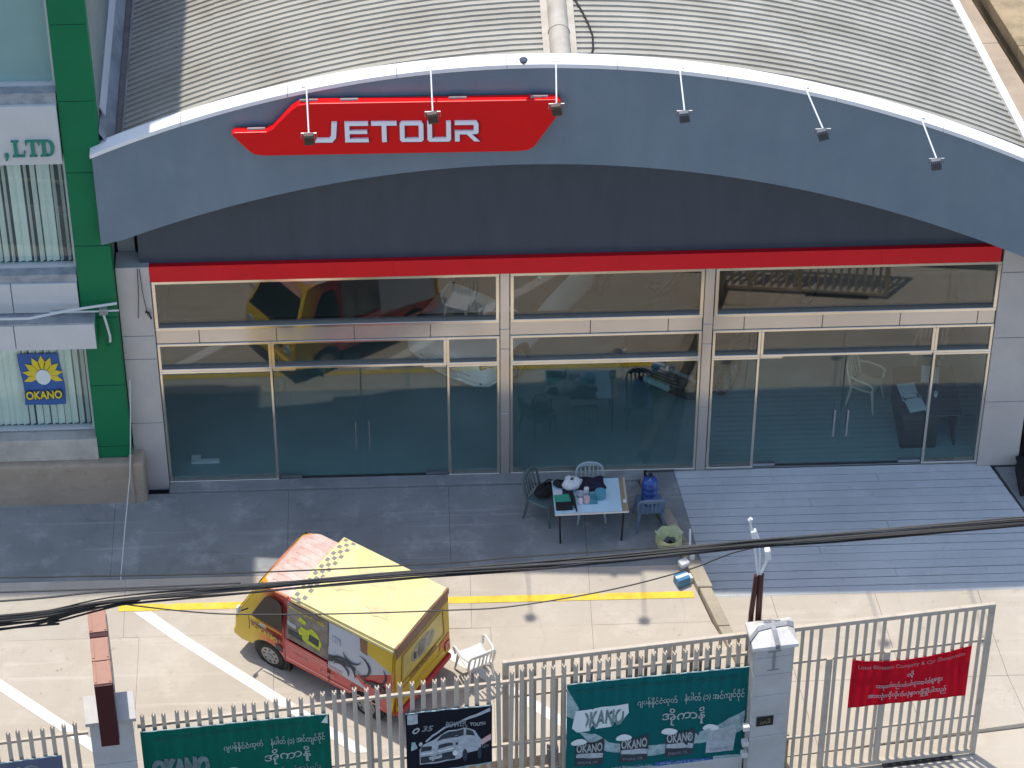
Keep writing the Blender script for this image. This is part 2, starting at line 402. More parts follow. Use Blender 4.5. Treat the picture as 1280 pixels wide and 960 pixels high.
struct(MB().prism([(7.02,-.02,-.05),(9.6,-.02,-.05),(10.8,YR,rz(YR)-.02),(8.12,YR,rz(YR)-.02)], (0,0,-.1)).build('side_apron', m_fore))
# kerb blocks
kerb = sempty('kerb')
kp = [-.30,-.98,-1.02,-1.8,-2.22,-2.75,-3.5,-4.3,-5.1,-5.75]
for i in range(len(kp)-1):
    a, b = kp[i]-.006, kp[i+1]+.006
    hgt = .12 + (.03 if i in (4,) else 0) + random.uniform(-.015,.015); ww = .10 + (.025 if i == 4 else 0)
    q = [(xk(b)-ww,b),(xk(b)+ww-.005,b),(xk(a)+ww-.005,a),(xk(a)-ww,a)]
    MB().prism([(x, y, gz(y)-.75) for x, y in q], (0,0,.75+hgt)).build('kerb_stone', m_kerb, kerb, bevel=.015)
# painted lines
def pline(name, pts, m): return struct(MB().prism([(x, y, gz(y)+.004) for x, y in pts], (0,0,.003)).build(name, m))
pline('yellow_line', [(-7.45,-2.81),(1.80,-2.845),(1.78,-2.72),(-7.45,-2.685)], m_yel)
for x0, yE in ((-7.12,-5.75),(-10.95,-6.2),(-3.42,-5.65),(-14.8,-6.5)):
    k = 1.20; L_ = lambda y: x0 + (-2.78-y)*k
    ys_ = [-2.83, -3.3, yE]
    for y0_, y1_ in zip(ys_[:-1], ys_[1:]):
        pline('white_line', [(L_(y1_)-.14, y1_),(L_(y1_)+.14, y1_),(L_(y0_)+.14, y0_),(L_(y0_)-.14, y0_)], m_wht)

# ================================================================== showroom building
X0 = -.33; KF = .05
def yf(x): return -.8 - KF*(x+.4)
def ztop(x): return 9.02 - .0351*(x-X0)**2
def zlow(x): return 7.15 - .0344*(x-X0)**2
sh = thing('car_showroom', 'car showroom with arched blue grey fascia, red band and glass front', 'showroom')
XL, XR = -7.38, 8.6
# fascia shell
N = 48
f = MB()
xs = [XL + (XR-XL)*i/N for i in range(N+1)]
def zl(x): return zlow(x) if x > -7.25 else zlow(-7.25)
for a, b in zip(xs[:-1], xs[1:]):
    f.face([(a,yf(a),zl(a)),(b,yf(b),zl(b)),(b,yf(b),ztop(b)-.05),(a,yf(a),ztop(a)-.05)])
    f.face([(b,yf(b)+.2,zl(b)),(a,yf(a)+.2,zl(a)),(a,yf(a)+.2,ztop(a)-.05),(b,yf(b)+.2,ztop(b)-.05)])
    f.face([(a,yf(a)+.2,zl(a)),(b,yf(b)+.2,zl(b)),(b,yf(b),zl(b)),(a,yf(a),zl(a))])
for x, s_ in ((XL,1),(XR,-1)):
    q = [(x,yf(x)+.2,zl(x)),(x,yf(x),zl(x)),(x,yf(x),ztop(x)-.05),(x,yf(x)+.2,ztop(x)-.05)]
    f.face(q if s_ == 1 else q[::-1])
f.build('fascia', m_fascia, sh)
# coping in jointed lengths
cuts = [XL-.03] + [-6.0+1.62*i for i in range(9)] + [XR]
for a, b in zip(cuts[:-1], cuts[1:]):
    m_ = MB(); n_ = 6
    for i in range(n_):
        p = a+.004 + (b-a-.008)*i/n_; q = a+.004 + (b-a-.008)*(i+1)/n_
        for (dy0, dy1) in ((-.03, .24),):
            A = [(p,yf(p)+dy0,ztop(p)-.06),(q,yf(q)+dy0,ztop(q)-.06),(q,yf(q)+dy0,ztop(q)+.01),(p,yf(p)+dy0,ztop(p)+.01)]
            B = [(x,y-dy0+dy1,z) for x,y,z in A]
            m_.face(A); m_.face([B[1],B[0],B[3],B[2]]); m_.face([A[3],A[2],B[2],B[3]]); m_.face([A[1],A[0],B[0],B[1]])
            if i == 0: m_.face([A[0],A[3],B[3],B[0]])
            if i == n_-1: m_.face([A[1],B[1],B[2],A[2]])
    m_.build('coping', m_cop, sh)
# soffit behind the fascia, dark cladding wall above the glass
s_ = MB()
for a, b in zip(xs[:-1], xs[1:]):
    s_.face([(a,yf(a)+.2,zl(a)+.02),(a,.6,zl(a)+.02),(b,.6,zl(b)+.02),(b,yf(b)+.2,zl(b)+.02)])
s_.build('soffit', m_soff, sh)
g = MB()
for a, b in zip(xs[:-1], xs[1:]):
    a2, b2 = max(a,-6.87), min(b,7.6)
    if b2 > a2: g.face([(a2,.02,4.68),(b2,.02,4.68),(b2,.02,zl(b2)+.015),(a2,.02,zl(a2)+.015)])
g.face([(-6.87,.02,4.68),(-6.87,.02,zl(-6.87)+.015),(-6.87,.5,zl(-6.87)+.015),(-6.87,.5,4.68)])
g.build('upper_wall', m_dgrey, sh)
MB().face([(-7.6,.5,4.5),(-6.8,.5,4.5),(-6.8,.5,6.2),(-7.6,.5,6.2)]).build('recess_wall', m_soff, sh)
# the red band in lengths
for a, b in ((-6.79,-2.9),(-2.9,.95),(.95,4.8),(4.8,6.70)):
    MB().box(a+.001, b-.001, -.07, .015, 4.405, 4.72).build('red_band', m_red, sh)
# pillars clad in panels
def pillar(x0, x1, zs):
    for a, b in zip(zs[:-1], zs[1:]):
        MB().box(x0, x1, -.10, .30, a+.005, b-.005).build('cladding_panel', m_clad, sh, bevel=.006, segs=1)
    MB().box(x0+.01, x1-.01, -.09, .29, zs[0]-.1, zs[-1]-.01).build('pillar_core', m_soff, sh)
pillar(-7.25, -6.725, [-.08,1.43,2.82,3.31,4.74])
pillar(6.74, 7.42, [-.02,1.42,2.82,4.2,5.6])
MB().box(7.0, 7.42, .3, 8.8, -.3, 6.2).build('side_wall', m_clad, sh)
MB().box(-7.22, -6.95, .31, 8.8, -.3, 6.6).build('side_wall', m_intw, sh)
# columns between the bays, mid band panels
for a, b in ((-1.225,-1.075),(2.03,2.185)):
    for z0, z1 in ((.0,1.4),(1.4,2.8),(2.8,3.22),(3.22,4.40)):
        MB().box(a, b, -.045, .2, z0+.004, z1-.004).build('column_panel', m_clad2, sh, bevel=.005, segs=1)
MB().box(-6.72, 6.73, .06, .24, 3.11, 3.35).build('transom_beam', m_soff, sh)
js = [-6.72,-6.03,-4.8,-3.56,-2.34,-1.23, None, -1.07,.22,1.47,2.02, None, 2.19,2.69,3.95,5.2,6.45,6.73]
for a, b in zip(js[:-1], js[1:]):
    if a is None or b is None: continue
    MB().box(a+.004, b-.004, -.04, .055, 3.095, 3.37).build('band_panel', m_clad2, sh, bevel=.005, segs=1)
# windows: frame is the part, pane its sub-part
def window(x0, x1, z0, z1, t=.05, seams=(), depth=(-.06,.05)):
    fr = MB()
    y0, y1 = depth
    fr.box(x0, x1, y0, y1, z1-t, z1); fr.box(x0, x1, y0, y1, z0, z0+t)
    fr.box(x0, x0+t, y0, y1, z0+t, z1-t); fr.box(x1-t, x1, y0, y1, z0+t, z1-t)
    o = fr.build('window', m_frame, sh, bevel=.006, segs=1)
    c = [x0+t-.006] + list(seams) + [x1-t+.006]
    for a, b in zip(c[:-1], c[1:]):
        ga = .0025 if a in seams else 0; gb = .0025 if b in seams else 0
        th = random.uniform(-.0012, .0012)           # each pane sits a hair out of true
        p = MB(); zc = (z0+z1)/2
        q = [(a+ga, .008+th, z0+t-.006), (b-gb, .008-th, z0+t-.006), (b-gb, .008-th, z1-t+.006), (a+ga, .008+th, z1-t+.006)]
        p.prism(q[::-1], (0, .012, 0)); p.build('pane', m_glass if z0 < 1 else m_glassu, o)
B1, B2, B3 = (-6.715,-1.235), (-1.065,2.02), (2.195,6.735)
window(*B1, 3.375, 4.40, .06, (-3.53,)); window(*B2, 3.375, 4.40, .06); window(*B3, 3.375, 4.40, .06, (4.55, 5.95))
window(-6.715,-4.90,2.50,3.09); window(-4.90,-2.09,2.50,3.09); window(-2.09,-1.235,2.50,3.09)
window(*B2,2.50,3.09)
window(2.195,2.98,2.50,3.09); window(2.98,5.80,2.50,3.09); window(5.80,6.735,2.50,3.09)
def fixed(x0, x1): window(x0, x1, .02, 2.50, .045)
fixed(-6.715,-4.90); fixed(-2.09,-1.235); fixed(*B2); fixed(2.195,2.98); fixed(5.80,6.735)
def door(x0, x1, hx):
    d = MB().prism([(x0+.004,.004,.03),(x1-.004,.004,.03),(x1-.004,.004,2.49),(x0+.004,.004,2.49)][::-1], (0,.012,0)).build('door', m_glass, sh)
    MB().tube([(hx,-.07,.72),(hx,-.07,1.32)], .017, 8).tube([(hx,-.07,.80),(hx,.002,.80)], .01, 6).tube([(hx,-.07,1.24),(hx,.002,1.24)], .01, 6).build('handle', m_chrome, d, True)
    for z in (.03, 2.43):
        hxx = x0+.005 if hx > (x0+x1)/2 else x1-.37
        MB().box(hxx, hxx+.36, -.016, .036, z, z+.055).build('patch_fitting', m_chrome, d)
door(-4.895,-3.495,-3.60); door(-3.485,-2.095,-3.38); door(2.985,4.385,4.28); door(4.395,5.795,4.50)
MB().box(-6.715, 6.735, -.02, .05, -.012, .018).build('threshold', m_chrome, sh)
# interior shell
MB().box(-6.94, 7.0, .051, 8.6, -.2, .005).build('showroom_floor', m_intf, sh)
MB().box(-6.94, 7.0, 8.6, 8.8, 0, 6.5).build('back_wall', m_intw, sh)
MB().box(-6.94, 6.99, .25, 8.6, 4.45, 4.6).build('ceiling', m_intw, sh)
# roof: ribbed sheets over the vault
def xe(y): return 6.66 - .218*y
def zr(x): return 8.80 - .0351*(x-X0)**2
RP = .136
def sheetmesh(side, ya, yb, t0, t1, lift):
    m_ = MB(); prof = []
    n_ = int(round((yb-ya)/RP)); 
    for i in range(n_):
        y = ya + i*RP
        prof += [(y, 0), (y+.052, .0), (y+.054, .034), (y+.098, .034), (y+.122, 0)]
    prof.append((yb, 0)); K = 9; base = 0
    for y, h in prof:
        e = X0-6.58 if side < 0 else xe(y)
        for k in range(K+1):
            t = t0 + (t1-t0)*k/K
            x = X0 + (e-X0)*t; m_.v.append((x, max(y, yf(x)+.17), zr(x)+h+lift))
    for i in range(len(prof)-1):
        for k in range(K):
            a = i*(K+1)+k; q = (a, a+1, a+K+2, a+K+1)
            m_.f.append(q if side < 0 else q[::-1]); m_.m.append(0)
    for i, fc in enumerate(m_.f): m_.f[i] = fc[::-1]
    return m_
ny = 9; wide = RP*7
for j in range(ny):
    ya = -.62 + j*wide
    for side in (-1, 1):
        cut = .80 if side < 0 else .55
        sheetmesh(side, ya, ya+wide, cut-.015, 1.0, 0).build('roof_sheet', m_roof, sh, True)
        sheetmesh(side, ya, ya+wide, 0.02, cut, .006).build('roof_sheet', m_roof, sh, True)
rb = MB()
rb.prism([(X0-.25,-.60,zr(X0)+.03),(X0+.25,-.60,zr(X0)+.03),(X0+.25,8.6,zr(X0)+.03),(X0-.25,8.6,zr(X0)+.03)], (0,0,.025))
rb.build('ridge_flashing', m_ridge, sh)
for a, b in ((-.62,.20),(.19,3.0),(2.99,6.0),(5.99,8.6)):
    rr = .155 if a < 0 else .148
    MB().tube([(X0,a,zr(X0)+.06),(X0,b,zr(X0)+.06)], rr, 18).tube([(X0,b-.03,zr(X0)+.06),(X0,b,zr(X0)+.06)], rr+.012, 18).build('ridge_cap', m_ridge, sh, True)
# roof edges
e = MB(); e.prism([(xe(-.7)-.02,-.7,zr(xe(-.7))-.06),(xe(-.7)+.10,-.7,zr(xe(-.7))-.06),(xe(8)+.10,8,zr(xe(8))-.06),(xe(8)-.02,8,zr(xe(8))-.06)], (0,0,.17)); e.build('verge_trim', m_cop, sh)
e = MB(); e.box(-7.27,-6.90,-.40,8.6,6.98,7.02); e.box(-6.95,-6.91,-.40,8.6,7.02,7.26); e.box(-7.27,-7.24,-.40,8.6,7.02,7.30)
e.build('gutter', m_gut, sh)
MB().prism([(-7.255,-.30,7.55),(-7.255,9,7.55),(-7.06,9,7.20),(-7.06,-.30,7.20)], (.0,0,.02)).build('flashing', m_gut, sh)
MB().prism([(-7.262,.1,7.75),(-7.262,9,7.75),(-7.19,9,7.56),(-7.19,.1,7.56)], (.02,0,.02)).build('flashing', m_wband, sh)

# ================================================================== neighbour on the left: green office building
gb = thing('office_building', 'office building with green corner pilaster, white bands and window blinds', 'office building')
MB().box(-20, -7.275, .0, 10, -.3, 12.9).build('wall', m_sidew, gb)
sw = MB()
for i in range(66):
    y = -.10 + i*.15; sw.box(-7.275, -7.26, y, y+.09, 7.6, 12.8)
tag(sw.build('wall_sheet_ribs', m_sidew, gb), kind='stuff')
gzs = [.87,1.12,2.46,3.9,5.36,6.8,8.15,9.55,11,12.9]
for a, b in zip(gzs[:-1], gzs[1:]):
    MB().box(-7.82, -7.262, -.30, .0, a+.006, b-.006).build('green_panel', m_green, gb, bevel=.005, segs=1)
MB().box(-7.80, -7.28, -.285, -.001, .87, 12.8).build('pilaster_core', m_soff, gb)
MB().box(-20, -7.30, 1.0, 10, 12.9, 15.8).build('unseen_shade_storey', m_sidew, gb)  # unseen set-back block, added to cast its shadow on the showroom roof
# far corner pilaster out of view keeps the front closed
MB().box(-20, -18.5, -.30, 0, .87, 12.9).build('green_panel', m_green, gb)
def bands(z0, z1, y, xr_, joints=(-8.87,-10.9,-12.9,-14.9,-18.5), th=.2, m=m_wband):
    j = [xr_] + [q for q in joints]
    for a, b in zip(j[:-1], j[1:]):
        MB().box(b+.006, a-.006, y, y+th, z0, z1).build('band_panel', m, gb, bevel=.006, segs=1)
bands(7.02, 8.12, -.36, -7.835, (-10.2,-12.4,-14.9,-18.5))
bands(4.05, 4.64, -.33, -7.835)
bands(3.49, 4.0, -.58, -7.60, th=.30)
MB().box(-18.5, -7.60, -.575, -.29, 4.004, 4.035).build('ledge', m_ledge, gb)
MB().box(-7.598,-7.585,-.57,-.30,3.50,4.03).build('ledge_end', m_green, gb)
MB().box(-18.5,-7.835,-.30,-.0,8.12,8.32).build('ledge', m_ledge, gb)
MB().box(-18.5,-7.835,-.30,-.0,4.64,4.80).build('ledge', m_ledge, gb)
MB().box(-18.5,-7.835,-.275,-.0,3.25,4.045).build('lintel', m_wband, gb)
bands(.87, 1.33, -.34, -7.80, (-10.4,-13,-18.5), th=.3, m=mat('sill_plaster', (.52,.49,.43), .8, .1, 3, stain=(.36,.33,.28), sscale=2))
pl = MB().box(-20, -7.07, -.46, .0, -.1, .865)
pl.build('plinth', m_plin, gb, bevel=.06, segs=3)
MB().box(-7.32,-7.26,-.49,-.1,.0,.93).build('plinth_post', m_plin, gb, bevel=.02)
def blinds(z0, z1, x1, n_, film=False):
    fr = MB(); fr.box(-18.5, x1, -.12, -.03, z1-.04, z1); fr.box(-18.5, x1, -.12, -.03, z0, z0+.05); fr.box(x1-.04, x1, -.12, -.03, z0+.05, z1-.04)
    o = fr.build('window', m_wband, gb)
    MB().prism([(-18.5,-.07,z0+.04),(x1-.03,-.07,z0+.04),(x1-.03,-.07,z1-.03),(-18.5,-.07,z1-.03)][::-1], (0,.01,0)).build('pane', m_glass2, o)
    if film:
        for k in range(7): MB().box(x1-.04-1.1*(k+1)+.004, x1-.04-1.1*k, -.055, -.045, z0+.04, z1-.03).build('film', m_film, o)
    else:
        MB().box(-18.5, x1-.03, -.012, -.002, z0+.04, z1-.03).build('backing', m_dgrey, o)
        me = MB().grid(lambda u, v: ((u-.5)*.105, .010*math.cos((u-.5)*3), v*(z1-z0-.10)), 4, 1).mesh('blind_slat', m_blind, True)
        x = x1 - .09
        for k in range(n_):
            s2 = inst('blind_slat', me, o, (x, -.040, z0+.07), (0,0,R(random.uniform(18,42) if random.random() < .8 else random.uniform(45,62))))
            x -= random.uniform(.098,.122)
blinds(1.35, 3.25, -7.835, 26); blinds(4.80, 7.02, -7.835, 26); blinds(8.32, 10.9, -7.835, 0, True)
bands(10.9, 12.9, -.36, -7.835, (-10.2,-12.4,-14.9,-18.5))
m_gl = mat('green_letters', (.01,.22,.15), .4)
def serif(ch, x0, z0, w_, h_):
    u = lambda P: [(x0+a*w_, -.365, z0+b*h_) for a, b in P]
    R_ = {'L': [[(0,0),(.95,0),(1,.34),(.93,.34),(.80,.07),(.42,.07),(.42,.94),(.58,.95),(.58,1),(0,1),(0,.95),(.16,.94),(.16,.06),(0,.05)]],
          'T': [[(.0,.68),(.05,.68),(.16,.93),(.37,.93),(.37,.06),(.22,.05),(.22,0),(.78,0),(.78,.05),(.63,.06),(.63,.93),(.84,.93),(.95,.68),(1,.68),(1,1),(0,1)]],
          'D': [[(0,0),(.55,0),(.55,.07),(.40,.07),(.40,.93),(.55,.93),(.55,1),(0,1),(0,.95),(.15,.94),(.15,.06),(0,.05)], [(.55,0),(.78,.06),(.93,.22),(1,.5),(.93,.78),(.78,.94),(.55,1),(.55,.93),(.66,.86),(.73,.7),(.75,.5),(.73,.3),(.66,.14),(.55,.07)]],
          ',': [[(.2,.0),(.7,.12),(.9,.5),(.8,1),(.2,1),(.1,.6),(.5,.45)]]}
    b = MB()
    for P in R_[ch]: b.prism(u(P), (0,-.035,0))
    b.build('letter', m_gl, gb)
for ch, x_, w_ in (('L',-8.57,.20),('T',-8.36,.21),('D',-8.15,.22)): serif(ch, x_, 7.20, w_, .30)
serif(',', -8.70, 7.13, .08, .13)
# poster in the window: sun rays over a blue ground, lettering below
po = thing('window_poster', 'blue poster with yellow rays stuck inside the green building window', 'poster', (-8.60,-.085,2.43)); po.scale = (1.1,1,1.08)
MB().grid(lambda u, v: ((u-.5)*.60+.02*math.sin(v*5), .004*math.sin(u*7)+.006*math.cos(v*6), (v-.5)*1.02), 8, 8).build('sheet', m_pcob, po, True)
ry = MB()
for k in range(9):
    a = R(90 + (k-4)*27); c0, s0 = math.cos(a), math.sin(a); px, pz = -s0, c0
    b0 = (.02 + c0*.10, .10 + s0*.12)
    pts = [(b0[0]+px*.03, b0[1]+pz*.03), (b0[0]+c0*.10+px*.055, b0[1]+s0*.13+pz*.055), (b0[0]+c0*.20, b0[1]+s0*.27), (b0[0]+c0*.10-px*.055, b0[1]+s0*.13-pz*.055), (b0[0]-px*.03, b0[1]-pz*.03)]
    ry.face([(x, -.014, z) for x, z in pts][::-1])
ry.build('ray', m_pyel, po)
MB().face([(.02+.11*math.cos(2*math.pi*i/16), -.017, .06+.15*math.sin(2*math.pi*i/16)) for i in range(16)]).build('disc', m_pw, po)
text('OKANO', m_pdk, po, (-.275,-.016,-.40), (1,0,.03), (0,0,1), w=.56, h=.20, bold=.05)
text('OKANO', m_pyel, po, (-.265,-.020,-.385), (1,0,.03), (0,0,1), w=.53, h=.165, bold=.03)
# conduits and hook
cd = thing('conduit_pipe', 'white conduit pipe running along the white bands to the green pilaster', 'pipe', (0,-.44,0))
MB().tube([(-12,-.16,4.19),(-8.6,-.16,4.175),(-8.0,-.02,4.20),(-7.24,.02,4.29)], .022, 8).build('pipe', m_rope, cd, True)
MB().tube([(-8.3,.06,4.10),(-7.6,.06,4.10),(-7.22,.06,4.11)], .016, 8).build('pipe', m_rope, cd, True)
MB().box(-7.53,-7.40,.03,.10,4.04,4.16).build('junction_box', m_gut, cd)
MB().tube([(-7.47,.05,4.05),(-7.43,.02,3.85),(-7.40,.03,3.6),(-7.41,.06,3.46)], .020, 8).build('hose', m_rope, cd, True)
MB().tube([(-7.48,.06,3.42),(-7.45,.03,3.39),(-7.40,.02,3.41),(-7.39,.06,3.46)], .018, 6).build('hook', m_green, cd, True)
so = thing('service_wire', 'thin white wire dropping from the green pilaster to the forecourt', 'wire', (-7.2,-.4,0))
MB().tube([(.03,.06,2.6),(.0,-.05,2.0),(-.06,-.1,1.2),(-.1,-.25,.75),(-.18,-1.0,.28),(-.24,-1.92,-.10)], .009, 6).build('wire', m_rope, so, True)
hw = thing('hanging_wire', 'pair of thin dark wires hanging down the left beige pillar', 'wire', (-6.9,-.12,0))
MB().tube([(.0,0,4.72),(-.02,-.015,4.2),(-.06,-.012,3.72)], .006, 5).build('wire', m_cable, hw)
MB().tube([(.03,0,4.72),(.05,-.015,4.2),(.09,-.012,3.82),(.10,-.03,3.78)], .006, 5).build('wire', m_cable, hw)
MB().tube([(.06,-.02,3.86),(.12,-.03,3.84),(.13,-.03,3.78),(.15,-.03,3.72)], .018, 6).build('plug', m_dark, hw, True)

# ================================================================== neighbour on the right
nb = thing('neighbour_building', 'weathered concrete flat roof and brown wall beside the showroom roof', 'building')
def nbx(y, o): return xe(y) + .12 + o
sl = MB()
for a, b, m_, zt, nm in ((0,.62,m_plin,6.72,'roof_slab'),(.76,1.30,m_brick,6.95,'parapet_wall')):
    ys = [.35,2.6,3.86] if nm == 'roof_slab' else [.35,2.2,4.2,9]
    for y0, y1 in zip(ys[:-1], ys[1:]):
        q = [(nbx(y0,a)+.9*(0), y0+.004), (nbx(y0,b), y0+.004), (nbx(y1,b), y1-.004), (nbx(y1,a), y1-.004)]
        MB().prism([(x,y,zt-.25) for x,y in q], (0,0,.25)).build(nm, m_, nb, bevel=.01)
MB().prism([(nbx(.4,.02),.4,4.62),(nbx(.4,.60),.4,4.62),(nbx(9,.60),9,4.62),(nbx(9,.02),9,4.62)], (0,0,1.84)).build('wall', m_brick, nb)
MB().prism([(nbx(.4,.78),.4,4.62),(nbx(.4,1.28),.4,4.62),(nbx(9,1.28),9,4.62),(nbx(9,.78),9,4.62)], (0,0,2.06)).build('wall', m_brick, nb)

bxo = thing('metal_chest', 'black metal chest on the apron by the right showroom pillar', 'chest', (7.80,-.42,-.15))
MB().box(-.42,.42,-.30,.26,0,.34).build('body', m_dark, bxo, bevel=.01); MB().box(-.44,.44,-.32,.28,.345,.38).build('lid', m_dark, bxo, bevel=.008); MB().box(-.36,-.33,-.345,-.325,.05,.30).build('hasp', m_gut, bxo)
MB().prism([(nbx(.9,1.42),.9,-1.4),(16,.9,-1.4),(16,9,-1.4),(nbx(9,1.42),9,-1.4)], (0,0,7.7)).build('main_block', m_gut, nb)
MB().box(8.6,16,.86,.9,-.9,6.2).build('front_wall', m_brick, nb)
for x_ in (9.4,11.2,13.0):
    MB().box(x_,x_+1.1,.82,.858,3.4,4.8).build('window', m_dark, nb); MB().box(x_,x_+1.1,.82,.858,.4,1.9).build('window', m_dark, nb)
sgt = thing('side_gate', 'black sheet metal gate in the gap right of the showroom pillar', 'gate', (7.46,-.05,-.2))
for k in range(6): MB().box(.03+.30*k, .32+.30*k, 0, .03, .06, 1.7).build('sheet_panel', m_dark, sgt)
for z_ in (.02, .95, 1.7): MB().box(0, 1.9, -.02, .0, z_, z_+.05).build('rail', m_gut if z_ > 1 else m_dark, sgt)

# ================================================================== sign and floodlights on the fascia
FR = Vector((1, -KF, 0)).normalized()
sg = thing('shop_sign', 'red slanted sign board with white capital letters on the arched fascia', 'sign')
def fpt(x, z, off): return (x, yf(x)-off, z)
outline = [(-5.24,7.80),(-5.20,7.84),(-4.72,7.86),(-4.62,7.92),(-4.33,8.27),(-4.22,8.36),(-4.08,8.39),(-.44,8.50),(-.36,8.46),(-.33,8.31),(-.40,8.20),(-.74,7.62),(-.84,7.55),(-1.0,7.53),(-4.78,7.41),(-4.92,7.43),(-5.0,7.50)]
MB().prism([fpt(x, z, .19) for x, z in outline][::-1], (0, .14, 0)).build('board', m_signred, sg, bevel=.012)
MB().prism([fpt(x, z, .05) for x, z in [(-5.0,7.78),(-4.6,7.8),(-4.2,8.3),(-.5,8.4),(-.9,7.6),(-4.8,7.48)]][::-1], (0, .06, 0)).build('mounting', m_dark, sg)
m_ldrop = mat('letter_side', (.16,.012,.05), .5)
# wide stroke letters drawn from polygons, each its own piece
def glyph(ch):
    t = .17
    if ch == 'J': return [[(.62,1),(.85,1),(.78,.22),(.62,0),(-.12,0),(-.02,t+.02),(.50,t+.02),(.57,.28)]]
    if ch == 'E': return [[(0,1),(1,1),(1,1-t),(.2,1-t),(.2,.58),(.95,.58),(.95,.42),(.2,.42),(.2,t),(1,t),(1,0),(0,0)]]
    if ch == 'T': return [[(-.04,1),(1.04,1),(1.04,1-t),(.6,1-t),(.6,0),(.4,0),(.4,1-t),(-.04,1-t)]]
    if ch == 'O': return [[(.08,1),(.92,1),(1,.9),(1,.5),(.8,.5),(.8,1-t),(.2,1-t),(.2,.5),(0,.5),(0,.9)], [(0,.5),(.2,.5),(.2,t),(.8,t),(.8,.5),(1,.5),(1,.1),(.92,0),(.08,0),(0,.1)]]
    if ch == 'U': return [[(0,1),(.2,1),(.2,t),(.8,t),(.8,1),(1,1),(1,.1),(.92,0),(.08,0),(0,.1)]]
    if ch == 'R': return [[(0,0),(.2,0),(.2,.36),(.5,.36),(.82,0),(1.06,0),(.72,.36),(.95,.38),(1,.46),(1,.9),(.92,1),(0,1),(0,1-t),(.8,1-t),(.8,.52),(0,.52)]]
lx0, lz0 = -3.99, 7.70; LW, LH, GP = .350, .37, .058
x = lx0 + .03
for ch in 'JETOUR':
    for mm, dx, dz, o0, dp in ((m_ldrop,.018,-.016,.222,.028),(m_signw,0,0,.232,.038)):
        b = MB()
        for poly in glyph(ch):
            pts = []
            for u, v in poly:
                X_ = x + u*LW + dx; Z_ = lz0 + v*LH + dz + (X_-lx0)*.020
                pts.append(fpt(X_, Z_, o0))
            b.prism(pts[::-1], (0, dp, 0))
        b.build('letter' if mm is m_signw else 'letter_shadow', mm, sg)
    x += LW + GP
for xx_ in (-5.0,-4.2,-3.6,-2.0,-.8):
    zz_ = 8.40 if xx_ > -4.5 else 7.86
    MB().box(xx_, xx_+.26, yf(xx_)-.14, yf(xx_)-.11, zz_+(xx_+4.1)*.03*(xx_>-4.5)-.01, zz_+.022+(xx_+4.1)*.03*(xx_>-4.5)).build('bracket_and_shadow_bar', m_gut, sg)

arms = [((-4.10,8.49),(-4.06,8.45)),((-2.26,8.80),(-2.25,8.86)),((-.42,8.99),(-.46,9.02)),((1.39,8.92),(1.39,8.91)),((3.24,8.62),(3.41,8.60)),((4.99,8.01),(5.10,8.07))]
names = ['leftmost floodlight on an arm, hanging over the first sign letter','rusty floodlight on an arm over the top middle of the red sign','rusty floodlight on an arm at the right end of the red sign',
         'floodlight on an arm just right of the red sign','floodlight on a slanting arm, second from the right end of the arch','rightmost floodlight on a slanting arm over the arched fascia']
for i, ((ax, az), (bx, bz)) in enumerate(arms):
    base = Vector((ax, yf(ax)+.08, ztop(ax)+.01)); head = Vector((bx, yf(bx)-.95, bz-.02))
    fl = thing('floodlight', names[i], 'floodlight', base, 0, 'floodlights along the arch')
    h = head - base
    MB().tube([(0,0,0),(h.x*.04,-.06,.03),(h.x,h.y,h.z)], .012, 8).build('arm', m_steelw, fl, True)
    MB().box(-.07,.07,-.05,.05,-.003,.012).build('base_plate', m_steelw, fl)
    rot = Matrix.Rotation(R(-8 + random.uniform(-8,8)), 3, 'Y') @ Matrix.Rotation(R(12), 3, 'X')
    hm = m_lampb if i in (0,1,2) else m_lampd
    MB().obox(h+Vector((0,-.02,-.09)), (.155,.07,.21), rot).build('housing', hm, fl, bevel=.012)
    fn = MB()
    for k in range(5): fn.obox(h+rot@Vector((-.06+.03*k,-.044,0))+Vector((0,-.02,-.09)), (.008,.016,.17), rot)
    fn.build('fins', hm, fl)
    MB().obox(h+rot@Vector((0,.052,0))+Vector((0,-.02,-.09)), (.16,.006,.12), rot).build('lens', m_psil, fl)
    MB().tube([h+Vector((-.11,0,-.09)),h+Vector((-.11,0,.0)),h+Vector((.11,0,.0)),h+Vector((.11,0,-.09))], .011, 6).build('yoke', m_chrome, fl)
sp = thing('spot_lamp', 'small spot lamp clipped to the white coping left of the ridge', 'lamp', (-.90, yf(-.9)-.01, ztop(-.9)))
MB().tube([(0,0,0),(0,-.02,.06),(-.02,-.05,.10)], .012, 6).build('stem', m_lampd, sp)
MB().lathe([(.015,0),(.05,.015),(.065,.06),(.05,.075),(.0,.08)], (0,-.06,.07), 12).build('head', m_lampd, sp, True)
rc = thing('roof_cable', 'black cable curving over the roof sheets right of the ridge cap', 'cable', (0,0,0))
MB().tube([(-.05,1.05,zr(-.05)+.05),(.05,.72,zr(.05)+.05),(.12,.42,zr(.1)+.05),(.17,.12,zr(.17)+.05),(.16,-.2,zr(.16)+.05),(.11,-.46,zr(.1)+.05),(.13,-.60,zr(.1)+.04)], .016, 6).build('cable', m_cable, rc, True)

